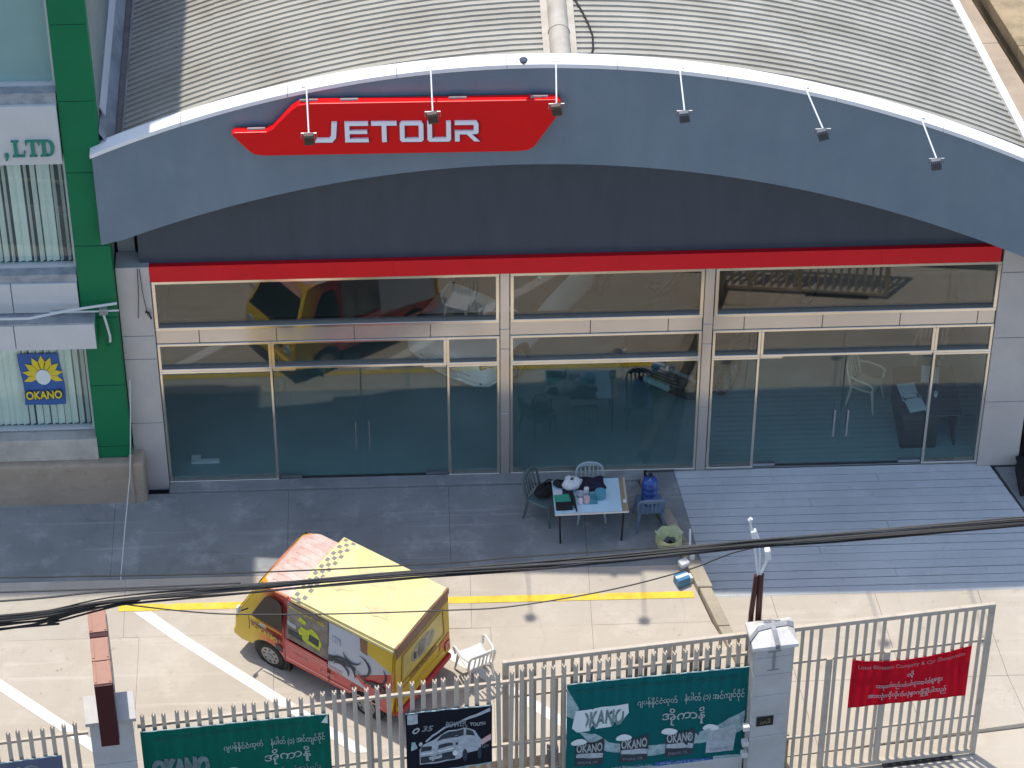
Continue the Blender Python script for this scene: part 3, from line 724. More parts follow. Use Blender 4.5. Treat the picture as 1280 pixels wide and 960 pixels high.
# ================================================================== fence, pillars and sliding gate along the street
def fence_run(name, label, x0, x1, z0, ztip, rails, seed):
    fe = thing(name, label, 'fence', (*fp(0), FZ), FA)
    fe.scale.x = FS; random.seed(seed)
    w_ = .060; b = MB()
    H = ztip - z0
    # hollow section bar with a notched top
    b.box(-w_/2, w_/2, -.026, .026, 0, H-.055)
    for s in (-1, 1):
        b.prism([(s*w_/2,-.026,H-.055),(s*w_/2,.026,H-.055),(s*w_*.16,.026,H-.055),(s*w_*.16,-.026,H-.055)][::s], (0,0,.025))
        b.prism([(s*w_/2,-.026,H-.03),(s*w_*.16,-.026,H-.03),(s*w_*.3,-.026,H-.015),(s*w_/2,-.026,H-.010)][::-s], (0,.052,0))
    me = b.mesh('bar', m_fence)
    n_ = int((x1-x0)/.161)
    for i in range(n_+1):
        inst('bar', me, fe, (x0+.03+i*.161, -.20, z0), (R(random.uniform(-.5,.5)), R(random.uniform(-.5,.5)), 0))
    for z in rails:
        MB().box(x0-.05, x1+.05, -.150, -.105, z-.025, z+.025).build('rail', m_fence, fe)
    return fe
m_conc2 = m_pill
plz = .50
fen = fence_run('street_fence', 'long taupe bar fence with notched tops between the two gate pillars', -5.26, 3.55, plz, 2.95, (2.62,1.24,.62), 3)
MB().box(-5.32, 3.60, -.30, -.09, -.55, plz).build('plinth_wall', m_pill, fen, bevel=.01)
for x_ in (-1.98, .75): MB().box(x_-.05, x_+.05, -.135, -.045, plz, 2.55).build('post', m_fence, fen)
MB().box(.66, .82, -.14, -.02, .7, 1.02).build('latch_box', m_gut, fen, bevel=.01)
fen2 = fence_run('street_fence', 'short taupe bar fence left of the pillar with the maroon light box', -9.75, -6.06, plz, 2.95, (2.62,1.24,.62), 4)
MB().box(-9.8, -6.0, -.30, -.09, -.55, plz).build('plinth_wall', m_pill, fen2, bevel=.01)

def gate_pillar(label, x0, x1, ztop_, joints, capz):
    p = thing('gate_pillar', label, 'pillar', (*fp((x0+x1)/2, .29), -.5+FZ), FA)
    hw_ = (x1-x0)/2
    zs = [0] + joints + [ztop_+.5]
    for a, b in zip(zs[:-1], zs[1:]):
        MB().box(-hw_, hw_, -.22, .22, a+.004, b-.004).build('panel', m_pill, p, bevel=.006, segs=1)
    MB().box(-hw_+.012, hw_-.012, -.208, .208, 0, ztop_+.48).build('core', m_soff, p)
    zc = ztop_+.5; e_ = .055
    c = MB(); c.box(-hw_-e_, hw_+e_, -.22-e_, .22+e_, zc, zc+.07)
    q = [(-hw_-e_,-.22-e_,zc+.07),(hw_+e_,-.22-e_,zc+.07),(hw_+e_,.22+e_,zc+.07),(-hw_-e_,.22+e_,zc+.07)]; t_ = (0,0,zc+.07+capz); t2 = (0,.0,0)
    if capz:
        k = .22
        q2 = [(-k,-.08,zc+.07+capz),(k,-.08,zc+.07+capz),(k,.08,zc+.07+capz),(-k,.08,zc+.07+capz)]
        for i in range(4): c.face([q[i],q[(i+1)%4],q2[(i+1)%4],q2[i]])
        c.face(q2)
    c.build('cap', m_cap if capz else m_pill, p, bevel=.008)
    return p
gp = gate_pillar('pale panelled gate pillar with pitched cap between fence and sliding gate', 3.62, 4.20, 3.10, [.75,1.65,2.10,2.55,3.0,3.38], .13)
for a in (MB().box(-.10,.10,-.232,-.222,3.50,3.515), MB().box(-.02,.02,-.230,-.222,3.12,3.50), MB().box(-.09,.09,-.232,-.222,3.105,3.12)):  # thin grey bars painting the I-shaped shadow on the pillar face
    a.build('bracket_and_shadow_bar', m_gut, gp)
MB().box(-.20,.06,-.235,-.222,1.90,2.10).build('plaque', m_dark, gp, bevel=.004)
text('၁/ပါ', mat('plaque_gold', (.30,.26,.14), .5), gp, (-.15,-.236,1.95), (1,0,0), (0,0,1), w=.16, h=.10)
for z_ in (1.5,1.25,1.85): MB().box(-.40,-.30,-.26,-.16,z_,z_+.09).build('hinge', m_cap, gp, bevel=.005)
shadow_band = thing('strap_and_shadow_band', 'grey bands painting a cable shadow on the cap of the gate pillar', 'strap_and_shadow_band', (*fp(3.91,.29), FZ+3.10), FA)  # grey ribbons on the cap stand in for the shadow of the cables
def ribbon(pts, wv): 
    a = MB(); wv = Vector(wv)
    for p, q in zip(pts[:-1], pts[1:]): a.prism([Vector(p)-wv, Vector(q)-wv, Vector(q)+wv, Vector(p)+wv], (0,0,.012))
    return a
ribbon([(-.36,-.12,-.06),(-.355,-.10,.085),(-.22,-.02,.21),(.0,.02,.215),(.22,.03,.21),(.352,.10,.085),(.36,.12,-.05)], (.01,.05,0)).build('band', m_gut, shadow_band)
ribbon([(.0,.0,.228),(.01,-.09,.215),(.03,-.28,.085),(.032,-.285,.0)], (.035,0,0)).build('tail', m_gut, shadow_band)
gp2 = gate_pillar('grey panelled pillar beside the maroon light box at the left fence', -5.98, -5.36, 3.20, [.7,1.4,2.1,2.8], 0)
# light box
lb = thing('sign_box', 'maroon projecting light box sign fixed to the left fence pillar', 'sign', (*fp(-5.70, 1.05), 3.28+FZ), FA)
MB().box(-.13,.13,.0,1.50,0,1.26).build('box', m_mar, lb, bevel=.01)
for a, b in ((.03,.46),(.48,.92),(.94,1.02),(1.04,1.47)):
    MB().box(-.128,.128,a,b,1.262,1.276).build('top_panel', m_mar if b == 1.02 else m_tbrown, lb)
for x_ in (-.115,.085):
    MB().box(x_,x_+.03,.05,.45,1.278,1.292).build('rib', m_tbrown, lb); MB().box(x_,x_+.03,.52,.90,1.278,1.292).build('rib', m_tbrown, lb); MB().box(x_,x_+.03,1.06,1.45,1.278,1.292).build('rib', m_tbrown, lb)
MB().box(.132,.142,.06,1.44,.06,1.20).build('face_panel', m_gut, lb)
MB().box(-.08,.08,.55,.62,-.05,.0).build('bracket_and_shadow_bar', m_gut, lb); MB().box(-.08,.08,.85,.92,-.05,.0).build('bracket_and_shadow_bar', m_gut, lb)

gt = thing('sliding_gate', 'long taupe sliding gate of vertical bars running behind the gate pillar', 'gate', (*fp(0), -.45+FZ), FA)
gt.scale.x = FS; GH, GL = 3.38, 7.36
fr = MB(); fr.box(0,.09,-.03,.03,.03,GH); fr.box(GL-.09,GL,-.03,.03,.03,GH); fr.box(.09,GL-.09,-.03,.03,GH-.085,GH); fr.box(.09,GL-.09,-.03,.03,.05,.13)
fr.build('frame', m_fence, gt, bevel=.005, segs=1)
for x_ in (2.45,4.90,5.78): MB().box(x_-.045,x_+.045,-.028,.028,.13,2.60 if x_ > 3 else GH-.085).build('stile', m_fence, gt)
bm_ = MB().box(-.023,.023,-.019,.019,.13,GH-.085).mesh('bar', m_fence)
n_ = int((GL-.2)/.137)
for i in range(n_):
    x_ = .09 + .137*(i+.85)
    if min(abs(x_-q) for q in (4.90,5.78,2.45)) < .05: continue
    inst('bar', bm_, gt, (x_, 0, 0), (0, R(random.uniform(-.15,.15)), 0))
for z_ in (2.56, .86): MB().box(.09,GL-.09,.0195,.055,z_-.022,z_+.022).build('rail', m_fence, gt)
for x_ in (.9, 6.2): MB().tube([(x_,-.02,.06),(x_,.02,.06)], .06, 14).build('wheel', m_dark, gt, True)
MB().box(5.9,7.0,-.06,.06,-.02,.045).build('wheel_housing', m_dark, gt)

# ------------------------------------------------------------------ banners
def banner(name, label, par, x0, x1, zb, zt, m, y=-.285, wave=.020, seed=1, sag=0.0):
    """cloth hung on the bars; zb/zt are (left,right) heights"""
    random.seed(seed); ph = random.uniform(0,6)
    th = thing(name, label, 'banner', (*fp((x0+x1)/2, -y), FZ), FA)
    W_ = x1-x0; th.scale.x = FS
    def P_(u, v, d=0.0):
        z0 = zb[0]+(zb[1]-zb[0])*u; z1 = zt[0]+(zt[1]-zt[0])*u - sag*4*u*(1-u)
        yy = wave*(math.sin(u*W_*19.5+ph)*.6 + math.sin(u*5+v*3+ph))*(.35+.65*(1-abs(2*v-1)))
        return ((u-.5)*W_, yy - d, z0+(z1-z0)*v)
    nu = max(10, int(W_*34))
    MB().grid(lambda u, v: P_(u, v), nu, 14).build('sheet', m, th, True)
    for v_ in (1, 0): MB().tube([P_(i/40, v_) for i in range(41)], .010, 6).build('hem', m_pg if m is not m_red_ban else m_red_ban, th, True)
    th['w'] = W_
    def conform(me, depth=.004):
        for v in me.vertices:
            u, vv = v.co.x, v.co.z; p = P_(min(max(u,0),1), min(max(vv,0),1), depth + v.co.y); v.co = p
    def shape(name_, pts, mm, depth=.006):
        """flat print given in 0..1 banner coordinates, draped over the cloth"""
        bmx = bmesh.new(); vs = [bmx.verts.new((u, 0, v)) for u, v in pts]; bmx.faces.new(vs)
        bmesh.ops.triangulate(bmx, faces=bmx.faces[:]); bmesh.ops.subdivide_edges(bmx, edges=bmx.edges[:], cuts=3, use_grid_fill=True)
        me = bpy.data.meshes.new(name_); bmx.to_mesh(me); bmx.free()
        conform(me, depth); me.materials.append(mm); return inst(name_, me, th)
    def words(s, mm, u0, v0, uw, vh, depth=.020, shear=0, bold=0, slope=0):
        me = text_mesh('lettering', s, mm, uw, vh, .0, shear, bold)
        if me is None: return
        for v in me.vertices: v.co = (u0+v.co.x, 0, v0+v.co.y+v.co.x*slope)
        conform(me, depth); return inst('lettering', me, th)
    del th['w']
    return th, shape, words
def ellipse(cu, cv, ru, rv, n=18, rot=0): return [(cu+ru*math.cos(2*math.pi*i/n), cv+rv*math.sin(2*math.pi*i/n)+rot*math.cos(2*math.pi*i/n)) for i in range(n)]
MY1 = 'ဂျပန်နိုင်ငံထုတ်'; MY2 = 'နံပါတ် (၁) အင်ကျင်ဝိုင်'; MY3 = 'အိုကာနို'
faint = 'အရည်အသွေးမြင့် ကားနှင့် ဆိုင်ကယ်သုံး အင်ဂျင်ဝိုင် အမျိုးမျိုး ရနိုင်သည်'
# teal banner next to the pillar
b2, shp, wrd = banner('banner', 'teal advertising banner with four product pouches next to the gate pillar', fen, .90, 3.61, (.62,.42), (2.57,2.50), m_teal_ban, seed=5)
wrd(faint, m_pfaint, .05, .885, .90, .07)
wrd(MY1, m_pw, .39, .66, .22, .115, bold=.01); wrd(MY2, m_pw, .65, .66, .33, .13, bold=.01); wrd(MY3, m_pw, .53, .44, .24, .19, bold=.012)
shp('print', [(.0,.97),(.07,.72),(.04,.62),(.0,.66)], m_pg); 
shp('print', [(.05,.70),(.34,.72),(.345,.62),(.30,.50),(.06,.46),(.03,.52)], m_pw)
shp('print', [(.07,.46),(.16,.43),(.24,.32),(.36,.25),(.34,.17),(.22,.22),(.13,.33)], m_pg)
shp('print', [(.44,.24),(.56,.235),(.56,.13),(.44,.12)], m_pg); shp('print', [(.60,.26),(.82,.38),(.99,.55),(.99,.34),(.90,.26),(.62,.17)], m_pg)
wrd('OKANO', m_pg, .07, .50, .25, .18, shear=.15, bold=.03, depth=.012)
for k, (u, v) in enumerate(((.05,.07),(.30,.07),(.555,.09),(.785,.10))):
    shp('pouch_print', [(u,v),(u+.155,v+.01),(u+.165,v+.24),(u+.16,v+.30),(u+.12,v+.27),(u+.005,v+.28)], m_pdk if k < 3 else m_psil, .010)
    shp('pouch_print', [(u+.006,v+.10),(u+.155,v+.08),(u+.158,v+.13),(u+.09,v+.15),(u+.008,v+.14)], m_psil, .012)
    shp('pouch_print', ellipse(u+.02,v+.28,.045,.035), m_pw, .013)
    wrd('OKANO', m_pw, u+.008, v+.155, .145, .10, .014, bold=.03); wrd('ENGINE OIL', m_psil, u+.02, v+.025, .11, .03, .013)
shp('print', [(.0,.0),(.22,.0),(.22,.03),(.0,.03)], m_pcob); shp('print', [(.50,.0),(.80,.0),(.82,.045),(.50,.045)], m_pcob); shp('print', [(.83,.005),(.99,.005),(.99,.06),(.83,.06)], m_pg)
wrd('Lotus Blossom Co., Ltd', m_pw, .26, .006, .22, .03, .010); wrd('09-45 2772 2 2, 97500', m_pw, .53, .008, .25, .024, .011)
# green banner by the left pillar
b1, shp, wrd = banner('banner', 'green advertising banner with big silver letters beside the left pillar', fen, -5.28, -2.57, (.70,.62), (2.66,2.56), m_grn_ban, seed=8)
wrd(faint, m_pfaint, .06, .89, .80, .07)
wrd(MY1, m_pw, .43, .69, .21, .105, bold=.008); wrd(MY2, m_pw, .68, .68, .29, .125, bold=.008); wrd(MY3, m_pyel and m_pw, .64, .50, .25, .17, bold=.008)
wrd('OKANO', m_pg, .048, .452, .30, .235, shear=.12, bold=.045); wrd('OKANO', m_psil, .04, .46, .30, .23, shear=.12, bold=.035, depth=.012)
shp('print', ellipse(.44,.455,.075,.060,20,.012), m_pg); wrd('No.1', m_teal_ban, .405, .455, .06, .05, .012, bold=.02); wrd('ENGINE OIL', m_teal_ban, .385, .415, .11, .03, .012)
shp('print', [(.99,1.0),(.99,.90),(.955,.91)], m_pw); wrd('လျှော်ဖွတ်သန့်ရှင်း', m_psil, .66, .37, .28, .10)
wrd('Lotus Blossom', m_psil, .55, .40, .12, .05)
for k, u in enumerate((.06,.30,.555,.785)):
    shp('pouch_print', [(u,.03),(u+.155,.03),(u+.16,.30),(u+.0,.30)], m_pdk, .010); wrd('OKANO', m_pw, u+.01, .17, .14, .09, .014, bold=.03)
# black banner with a car
b3, shp, wrd = banner('banner', 'black banner showing a white car, hung on the fence', fen, -1.47, -.20, (1.03,1.05), (2.36,2.33), m_blk_ban, seed=11, wave=.02)
shp('print', [(.02,.985),(.14,.985),(.14,.83),(.02,.83)], m_psil)
wrd('O', m_pw, .07, .685, .09, .09, shear=.35, bold=.06); wrd('35', m_psil, .18, .69, .14, .09, shear=.3, bold=.03)
wrd('POWER', m_psil, .46, .70, .24, .10, shear=.15, bold=.02); wrd('OF', m_psil, .66, .655, .06, .05); wrd('YOUTH', m_pw, .74, .69, .18, .06, bold=.03)
shp('print', [(.22,.52),(.30,.62),(.45,.71),(.65,.80),(.98,.97),(.98,.91),(.66,.765),(.46,.68),(.31,.59),(.235,.50)], m_psil, .007)
shp('print', [(.15,.14),(.42,.14),(.62,.16),(.70,.22),(.86,.26),(.88,.42),(.84,.50),(.80,.60),(.68,.66),(.50,.645),(.38,.58),(.32,.50),(.20,.47),(.15,.40)], m_psil, .010)
shp('print', [(.35,.51),(.41,.58),(.51,.625),(.67,.64),(.67,.53)], m_pdk, .013); shp('print', [(.70,.63),(.78,.58),(.80,.51),(.70,.52)], m_pdk, .013)
shp('print', [(.16,.36),(.60,.40),(.60,.44),(.18,.44)], m_pdk, .013); shp('print', [(.16,.16),(.56,.17),(.58,.30),(.16,.27)], m_pdk, .013)
shp('print', [(.26,.215),(.41,.225),(.41,.275),(.26,.265)], m_psil, .016); shp('print', ellipse(.565,.27,.03,.045), m_pw, .016)
for cu, ru in ((.68,.03),(.85,.022)): shp('print', ellipse(cu,.20,ru,.10), m_pdk, .014)
shp('print', [(.16,.31),(.63,.345),(.63,.365),(.16,.335)], m_pw, .015); shp('print', [(.86,.42),(.99,.50),(.99,.40),(.88,.33)], m_ppink, .009); shp('print', [(.05,.40),(.13,.44),(.10,.55),(.06,.55)], m_pg, .009)
shp('print', ellipse(.165,.49,.022,.035), m_psil, .012); wrd('NEW', m_psil, .88, .28, .08, .05, .016)
# red banner on the gate
b4, shp, wrd = banner('banner', 'red welcome banner with white script tied to the sliding gate', gt, 5.24, 7.06, (1.04,1.02), (2.10,2.10), m_red_ban, y=-.055, seed=21, wave=.02, sag=.14)
wrd('Lotus Blossom Company & Car Showroom', m_ppink, .05, .83, .90, .11, .022, bold=.01)
wrd('သို့', m_pw, .47, .60, .06, .16, .024, bold=.02); wrd('လာရောက်လည်ပတ်ဝယ်ယူသောမိတ်ဆွေများ', m_pw, .22, .36, .56, .19, .024, bold=.02); wrd('အားလုံးကိုလှိုက်လှဲစွာကြိုဆိုပါသည်', m_pw, .16, .12, .66, .19, .024, bold=.02)
# slate blue banner, lower left corner
b5, shp, wrd = banner('banner', 'slate blue banner on the fence at the lower left corner', fen2, -8.6, -6.42, (1.0,1.0), (2.34,2.36), m_blu_ban, seed=31)
wrd('OKANO', m_psil, .30, .72, .55, .20, .010, bold=.04)

# ================================================================== the painted van
def gradient_paint(name, stops, rough=.4):
    m = mat(name, (1,1,1), rough, coat=.25); n, l = m.node_tree.nodes, m.node_tree.links; b = n['Principled BSDF']
    tc = n.new('ShaderNodeTexCoord'); sp_ = n.new('ShaderNodeSeparateXYZ'); l.new(tc.outputs['Object'], sp_.inputs[0])
    nz = n.new('ShaderNodeTexNoise'); nz.inputs['Scale'].default_value = 2.5; l.new(tc.outputs['Object'], nz.inputs['Vector'])
    ad = n.new('ShaderNodeMath'); ad.operation = 'MULTIPLY_ADD'; ad.inputs[1].default_value = .35; l.new(nz.outputs['Fac'], ad.inputs[0]); l.new(sp_.outputs['X'], ad.inputs[2])
    mr = n.new('ShaderNodeMapRange'); mr.inputs['From Min'].default_value = -2.6; mr.inputs['From Max'].default_value = .9; l.new(ad.outputs[0], mr.inputs['Value'])
    cr = n.new('ShaderNodeValToRGB'); els = cr.color_ramp.elements
    while len(els) < len(stops): els.new(.5)
    for e_, (p_, c_) in zip(els, stops): e_.position = p_; e_.color = (*c_, 1)
    l.new(mr.outputs[0], cr.inputs['Fac'])
    n2 = n.new('ShaderNodeTexNoise'); n2.inputs['Scale'].default_value = 9; n2.inputs['Detail'].default_value = 8; l.new(tc.outputs['Object'], n2.inputs['Vector'])
    r2 = n.new('ShaderNodeMapRange'); r2.inputs['From Min'].default_value = .62; r2.inputs['From Max'].default_value = .8; r2.inputs['To Max'].default_value = .35; l.new(n2.outputs['Fac'], r2.inputs['Value'])
    mx = n.new('ShaderNodeMixRGB'); mx.inputs['Color2'].default_value = (.45,.40,.33,1); l.new(r2.outputs[0], mx.inputs['Fac']); l.new(cr.outputs['Color'], mx.inputs['Color1'])
    l.new(mx.outputs[0], b.inputs['Base Color']); return m
YEL, ORG, REDV = (.66,.44,.01), (.62,.16,.015), (.50,.03,.035)
m_van = gradient_paint('van_wrap', [(0,YEL),(.075,YEL),(.11,REDV),(.74,REDV),(.80,ORG),(.88,YEL)])
m_vanroof = mat('van_roof_cream', (.70,.62,.27), .55, .10, 2.2, stain=(.66,.56,.36), sscale=1.8, sth=(.50,.72))
m_vancab = mat('van_cab_roof', (.60,.54,.48), .5, .08, 3, stain=(.56,.30,.25), sscale=1.9, sth=(.44,.66))
m_vanyel = mat('van_yellow', YEL, .45, .08, 4, stain=(.55,.30,.02), sscale=3, sth=(.58,.75))
m_vandk = mat('van_window', (.010,.010,.012), .12, spec=.35)
m_vang1 = mat('van_photo_wrap', (.14,.12,.11), .4, .5, 3.5, stain=(.30,.27,.24), sscale=3)
m_vang2 = mat('van_silver_wrap', (.46,.50,.57), .4, .10, 2)
m_lime = mat('van_lime', (.50,.58,.02), .5, .25, 12)
m_brown = mat('van_brown_edge', (.22,.10,.05), .5, .2, 8)
m_vpink = mat('van_pale_print', (.70,.33,.28), .5)
vn = thing('van', 'small red and yellow painted delivery van parked in front of the showroom', 'van', (-4.567, -3.365, -.25))
vn.rotation_euler = (Matrix.Rotation(R(4.6), 3, 'X') @ Matrix.Rotation(R(145.0), 3, 'Z')).to_euler(); vn.scale = (.95, 1.085, 1.03)
HW = .71
def tum(z): return HW - .075*max(0, (z-.95))
def arch_pts(cx_, r, z0, n=8):
    a0 = math.asin((z0-.28)/r); return [(cx_+r*math.cos(math.pi-a0-(math.pi-2*a0)*i/n), .28+r*math.sin(math.pi-a0-(math.pi-2*a0)*i/n)) for i in range(n+1)]
prof = [(-2.50,.42)] + arch_pts(-1.93,.335,.40) + arch_pts(0.0,.345,.40) + [(.55,.36),(.66,.42),(.69,.62),(.67,.86),(.62,.98),(.22,1.76),(.10,1.82),(-.42,1.83),(-2.46,1.90),(-2.52,1.80),(-2.53,.9)]
bv = bmesh.new()
vs = [bv.verts.new((x,-1,z)) for x, z in prof]; f0 = bv.faces.new(vs)
ext = bmesh.ops.extrude_face_region(bv, geom=[f0]); nvs = [e for e in ext['geom'] if isinstance(e, bmesh.types.BMVert)]
for v in nvs: v.co.y = 1
bmesh.ops.recalc_face_normals(bv, faces=bv.faces[:])
caps_ = [f_ for f_ in bv.faces if len(f_.verts) > 10]
ed = [e for f_ in caps_ for e in f_.edges if all(v.co.z > .5 and not (abs(v.co.x) < .34 and v.co.z < .7) and not (abs(v.co.x+1.93) < .34 and v.co.z < .7) for v in e.verts)]
for v in bv.verts: v.co.y = (1 if v.co.y > 0 else -1)*tum(v.co.z)
for v in bv.verts:
    if v.co.z > 1.2 and v.co.x > 0: v.co.y *= 1 - .24*min(1, v.co.x/.24)*min(1, (v.co.z-1.2)/.55)
bmesh.ops.bevel(bv, geom=ed, offset=.065, segments=3, affect='EDGES', profile=.6)
me = bpy.data.meshes.new('body'); bv.to_mesh(me); bv.free(); me.materials.append(m_van)
for p in me.polygons: p.use_smooth = True
try: me.set_sharp_from_angle(angle=R(35))
except Exception: pass
body = inst('body', me, vn)
def SD(pts, m, name, d=.006, side=1, par=vn, th=.0):
    q = [(x, side*(tum(z)+d), z) for x, z in pts]
    if side > 0: q = q[::-1]
    # orientation: left side must face +y
    return MB().prism(q, (0, -side*.004, 0)).build(name, m, par)
for s in (1,-1):
    SD([(.32,1.08),(-.30,1.04),(-.30,1.60),(-.22,1.68),(-.02,1.68),(.05,1.60)], m_vandk, 'side_window', side=s)
    SD([(-.40,.99),(-1.22,.95),(-1.22,1.80),(-.42,1.78)], m_vang1, 'side_graphic', side=s)
    SD([(-1.22,.80),(-2.44,.66),(-2.44,1.82),(-1.22,1.80)], m_vang2, 'side_graphic', .007, s)
    SD([(-1.98,1.56),(-2.47,1.38),(-2.48,1.82),(-1.98,1.81)], m_vanyel, 'side_graphic', .010, s)
    SD([(-1.86,1.54),(-1.99,1.50),(-1.99,1.81),(-1.84,1.81)], m_brown, 'side_graphic', .012, s)
    SD([(-.36,.52),(-1.20,.52),(-1.20,.90),(-.36,.94)], m_van, 'sliding_door_panel', .009, s)
    SD([(-.36,.49),(-2.3,.46),(-2.3,.49),(-.36,.52)], m_vpink, 'side_trim', .010, s)
    for z_ in (.88,.82): SD([(-.42,z_),(-1.5,z_-.05),(-1.5,z_-.035),(-.42,z_+.015)], m_vpink, 'side_trim', .013, s)
# prints on the near side
blob = [(-.66,1.16),(-.80,1.10),(-1.06,1.08),(-1.10,1.24),(-1.02,1.40),(-.90,1.46),(-.80,1.38),(-.70,1.40),(-.64,1.30)]
SD(blob, m_lime, 'side_print', .012); SD([(-.84,1.18),(-1.04,1.14),(-1.05,1.30),(-.86,1.33)], m_pdk, 'side_print', .015)
SD([(-.62,1.50),(-.76,1.46),(-.80,1.54),(-.68,1.60)], m_lime, 'side_print', .012)
SD([(-.44,1.10),(-.72,1.08),(-.72,1.22),(-.44,1.20)], m_pdk, 'side_print', .012); SD([(-.42,1.30),(-.58,1.28),(-.60,1.36),(-.42,1.38)], m_psil, 'side_print', .012)
for k in range(7):
    x_ = -1.30 - .045*k; a = R(20+18*k)
    SD([(x_-.02*k,1.02+.05*math.sin(a)),(x_-.08-.02*k,1.0+.05*math.sin(a)),(x_-.06-.02*k,1.06+.05*math.sin(a)),(x_-.01-.02*k,1.07+.05*math.sin(a))], m_pdk, 'side_print', .013)
def swirl(cx_, cz_, r, a0, a1, wd, n=14):
    o_ = []; i_ = []
    for k in range(n+1):
        a = R(a0+(a1-a0)*k/n); ww = wd*math.sin(math.pi*(k+.6)/(n+1.2))
        o_.append((cx_+(r+ww)*math.cos(a), cz_+(r+ww)*math.sin(a))); i_.append((cx_+(r-ww)*math.cos(a), cz_+(r-ww)*math.sin(a)))
    return o_ + i_[::-1]
for args in ((-1.50,.90,.26,20,190,.028),(-1.47,.88,.16,30,200,.022),(-2.05,1.22,.30,150,330,.022),(-1.82,1.20,.22,95,260,.02),(-2.2,.62,.36,40,140,.03),(-1.34,1.0,.10,-40,160,.02),(-1.70,1.35,.18,200,350,.018)):
    SD(swirl(*args), m_pdk, 'side_print', .014)
SD([(-1.30,1.42),(-1.46,1.41),(-1.46,1.54),(-1.30,1.55)], m_psil, 'side_print', .013); SD([(-1.24,.98),(-1.32,.98),(-1.32,1.10),(-1.24,1.10)], m_pdk, 'side_print', .013)
for k in range(5): SD([(-2.08-.07*k,.86-.02*k),(-2.12-.07*k,.86-.02*k),(-2.13-.07*k,.96-.02*k),(-2.07-.07*k,.93-.02*k)], m_pdk, 'side_print', .015)
SD([(.30,.86),(-.26,.74),(-.26,.82),(.34,.99)], m_brown, 'door_print', .012); SD([(.16,.97),(.0,.95),(.02,1.01),(.12,1.02)], m_psil, 'door_print', .013)
SD([(-.16,.72),(-.29,.68),(-.29,.56),(-.16,.58)], m_pdk, 'door_print', .012)
SD([(.33,1.03),(-.31,.985),(-.31,1.005),(.34,1.055)], m_vanyel, 'door_trim', .013)
SD([(-.12,.86),(-.26,.84),(-.26,.87),(-.12,.89)], m_dark, 'door_handle', .02)
LX = Vector((-1,0,0))
text('OKANO', m_vanyel, vn, (.26,HW+.014,.83), (-1,0,-.20), (0,0,1), w=.48, h=.10, bold=.03)
def vtext(s, m_, x_, z_, w_, h_, sl): text(s, m_, vn, (x_, tum(z_)+.017, z_), (-1,0,sl), (0,-.075,1), w=w_, h=h_)
vtext('ကားအရောင်းပြခန်း', m_pyel, -.46, 1.66, .72, .085, -.02); vtext('အင်ဂျင်ဝိုင်', m_vpink, -.48, .66, .34, .07, -.03); vtext('OKANO', m_vpink, -1.05, .60, .3, .08, -.03)
vtext('နံပါတ် (၁)', m_pdk, -1.66, .60, .3, .08, -.03)
# front: windscreen, grille, lamps, bumper
def fz(z): return .62 + (.22-.62)*(z-.98)/(1.76-.98)
ws = [(fz(z)+.012, y_, z) for z, y_ in ((1.04,-.60),(1.04,.60),(1.70,.45),(1.70,-.45))]
MB().prism(ws, (-.006,0,-.004)).build('windscreen', m_vandk, vn)
MB().prism([(fz(z)+.020, y_, z) for z, y_ in ((1.60,-.475),(1.60,.475),(1.71,.45),(1.71,-.45))], (-.004,0,-.004)).build('sun_strip', m_vpink, vn)
MB().prism([(fz(z)+.02, y_, z) for z, y_ in ((1.0,-.62),(1.0,.62),(1.05,.62),(1.05,-.62))], (-.006,0,-.004)).build('wiper_panel', m_dark, vn)
for y_ in (-.52,.52):
    MB().tube([(.64,y_,.72),(.70,y_,.72)], .095, 16).build('headlight', m_psil, vn, True)
MB().box(.66,.70,-.36,.36,.68,.77).build('grille', m_dark, vn); MB().box(.52,.735,-.69,.69,.36,.52).build('front_bumper', m_vanyel, vn, bevel=.03)
# mirrors
for s in (1,-1):
    mi = MB().tube([(.42,s*.66,1.12),(.46,s*.80,1.18)], .012, 6).build('mirror_arm', m_dark, vn)
    MB().obox((.46,s*.82,1.25), (.04,.09,.15)).build('mirror', m_plast if s > 0 else m_dark, vn, bevel=.015)
# roofs
rf = MB()
def cabz(x, y): 
    e = 1-(abs(y)/.60)**4
    return 1.828 + .045*e*math.sin(max(0,min(1,(x+.50)/.68))*math.pi)**.6
def cabw(x): return 1 if x < -.12 else 1 - .26*min(1, (x+.12)/.30)**2
rf.grid(lambda u, v: (.17-.66*u, (-.60+1.20*v)*cabw(.17-.66*u), cabz(.17-.66*u, -.60+1.20*v)+.004-.035*(1-u)**6), 16, 14)
rf.build('cab_roof', m_vancab, vn, True)
MB().grid(lambda u, v: (.262-.10*u-.05*abs(2*v-1)**3, -.47+.94*v, 1.70+.115*math.sin(u*1.57)-.03*abs(2*v-1)**4), 5, 14).build('visor', mat('van_visor', (.62,.25,.12), .5, .1, 5), vn, True)
MB().tube([(.16,.53,1.76),(.06,.575,1.80),(-.10,.61,1.815),(-.40,.615,1.83)], .020, 8).build('drip_rail', mat('van_rail', (.60,.22,.10), .5), vn, True)
for x_, z0_, z1_ in ((-.345,.45,1.80),(-1.22,.45,1.80),(.36,.75,1.05)): SD([(x_,z0_),(x_-.012,z0_),(x_-.012,z1_),(x_,z1_)], m_dark, 'door_seam', .016)
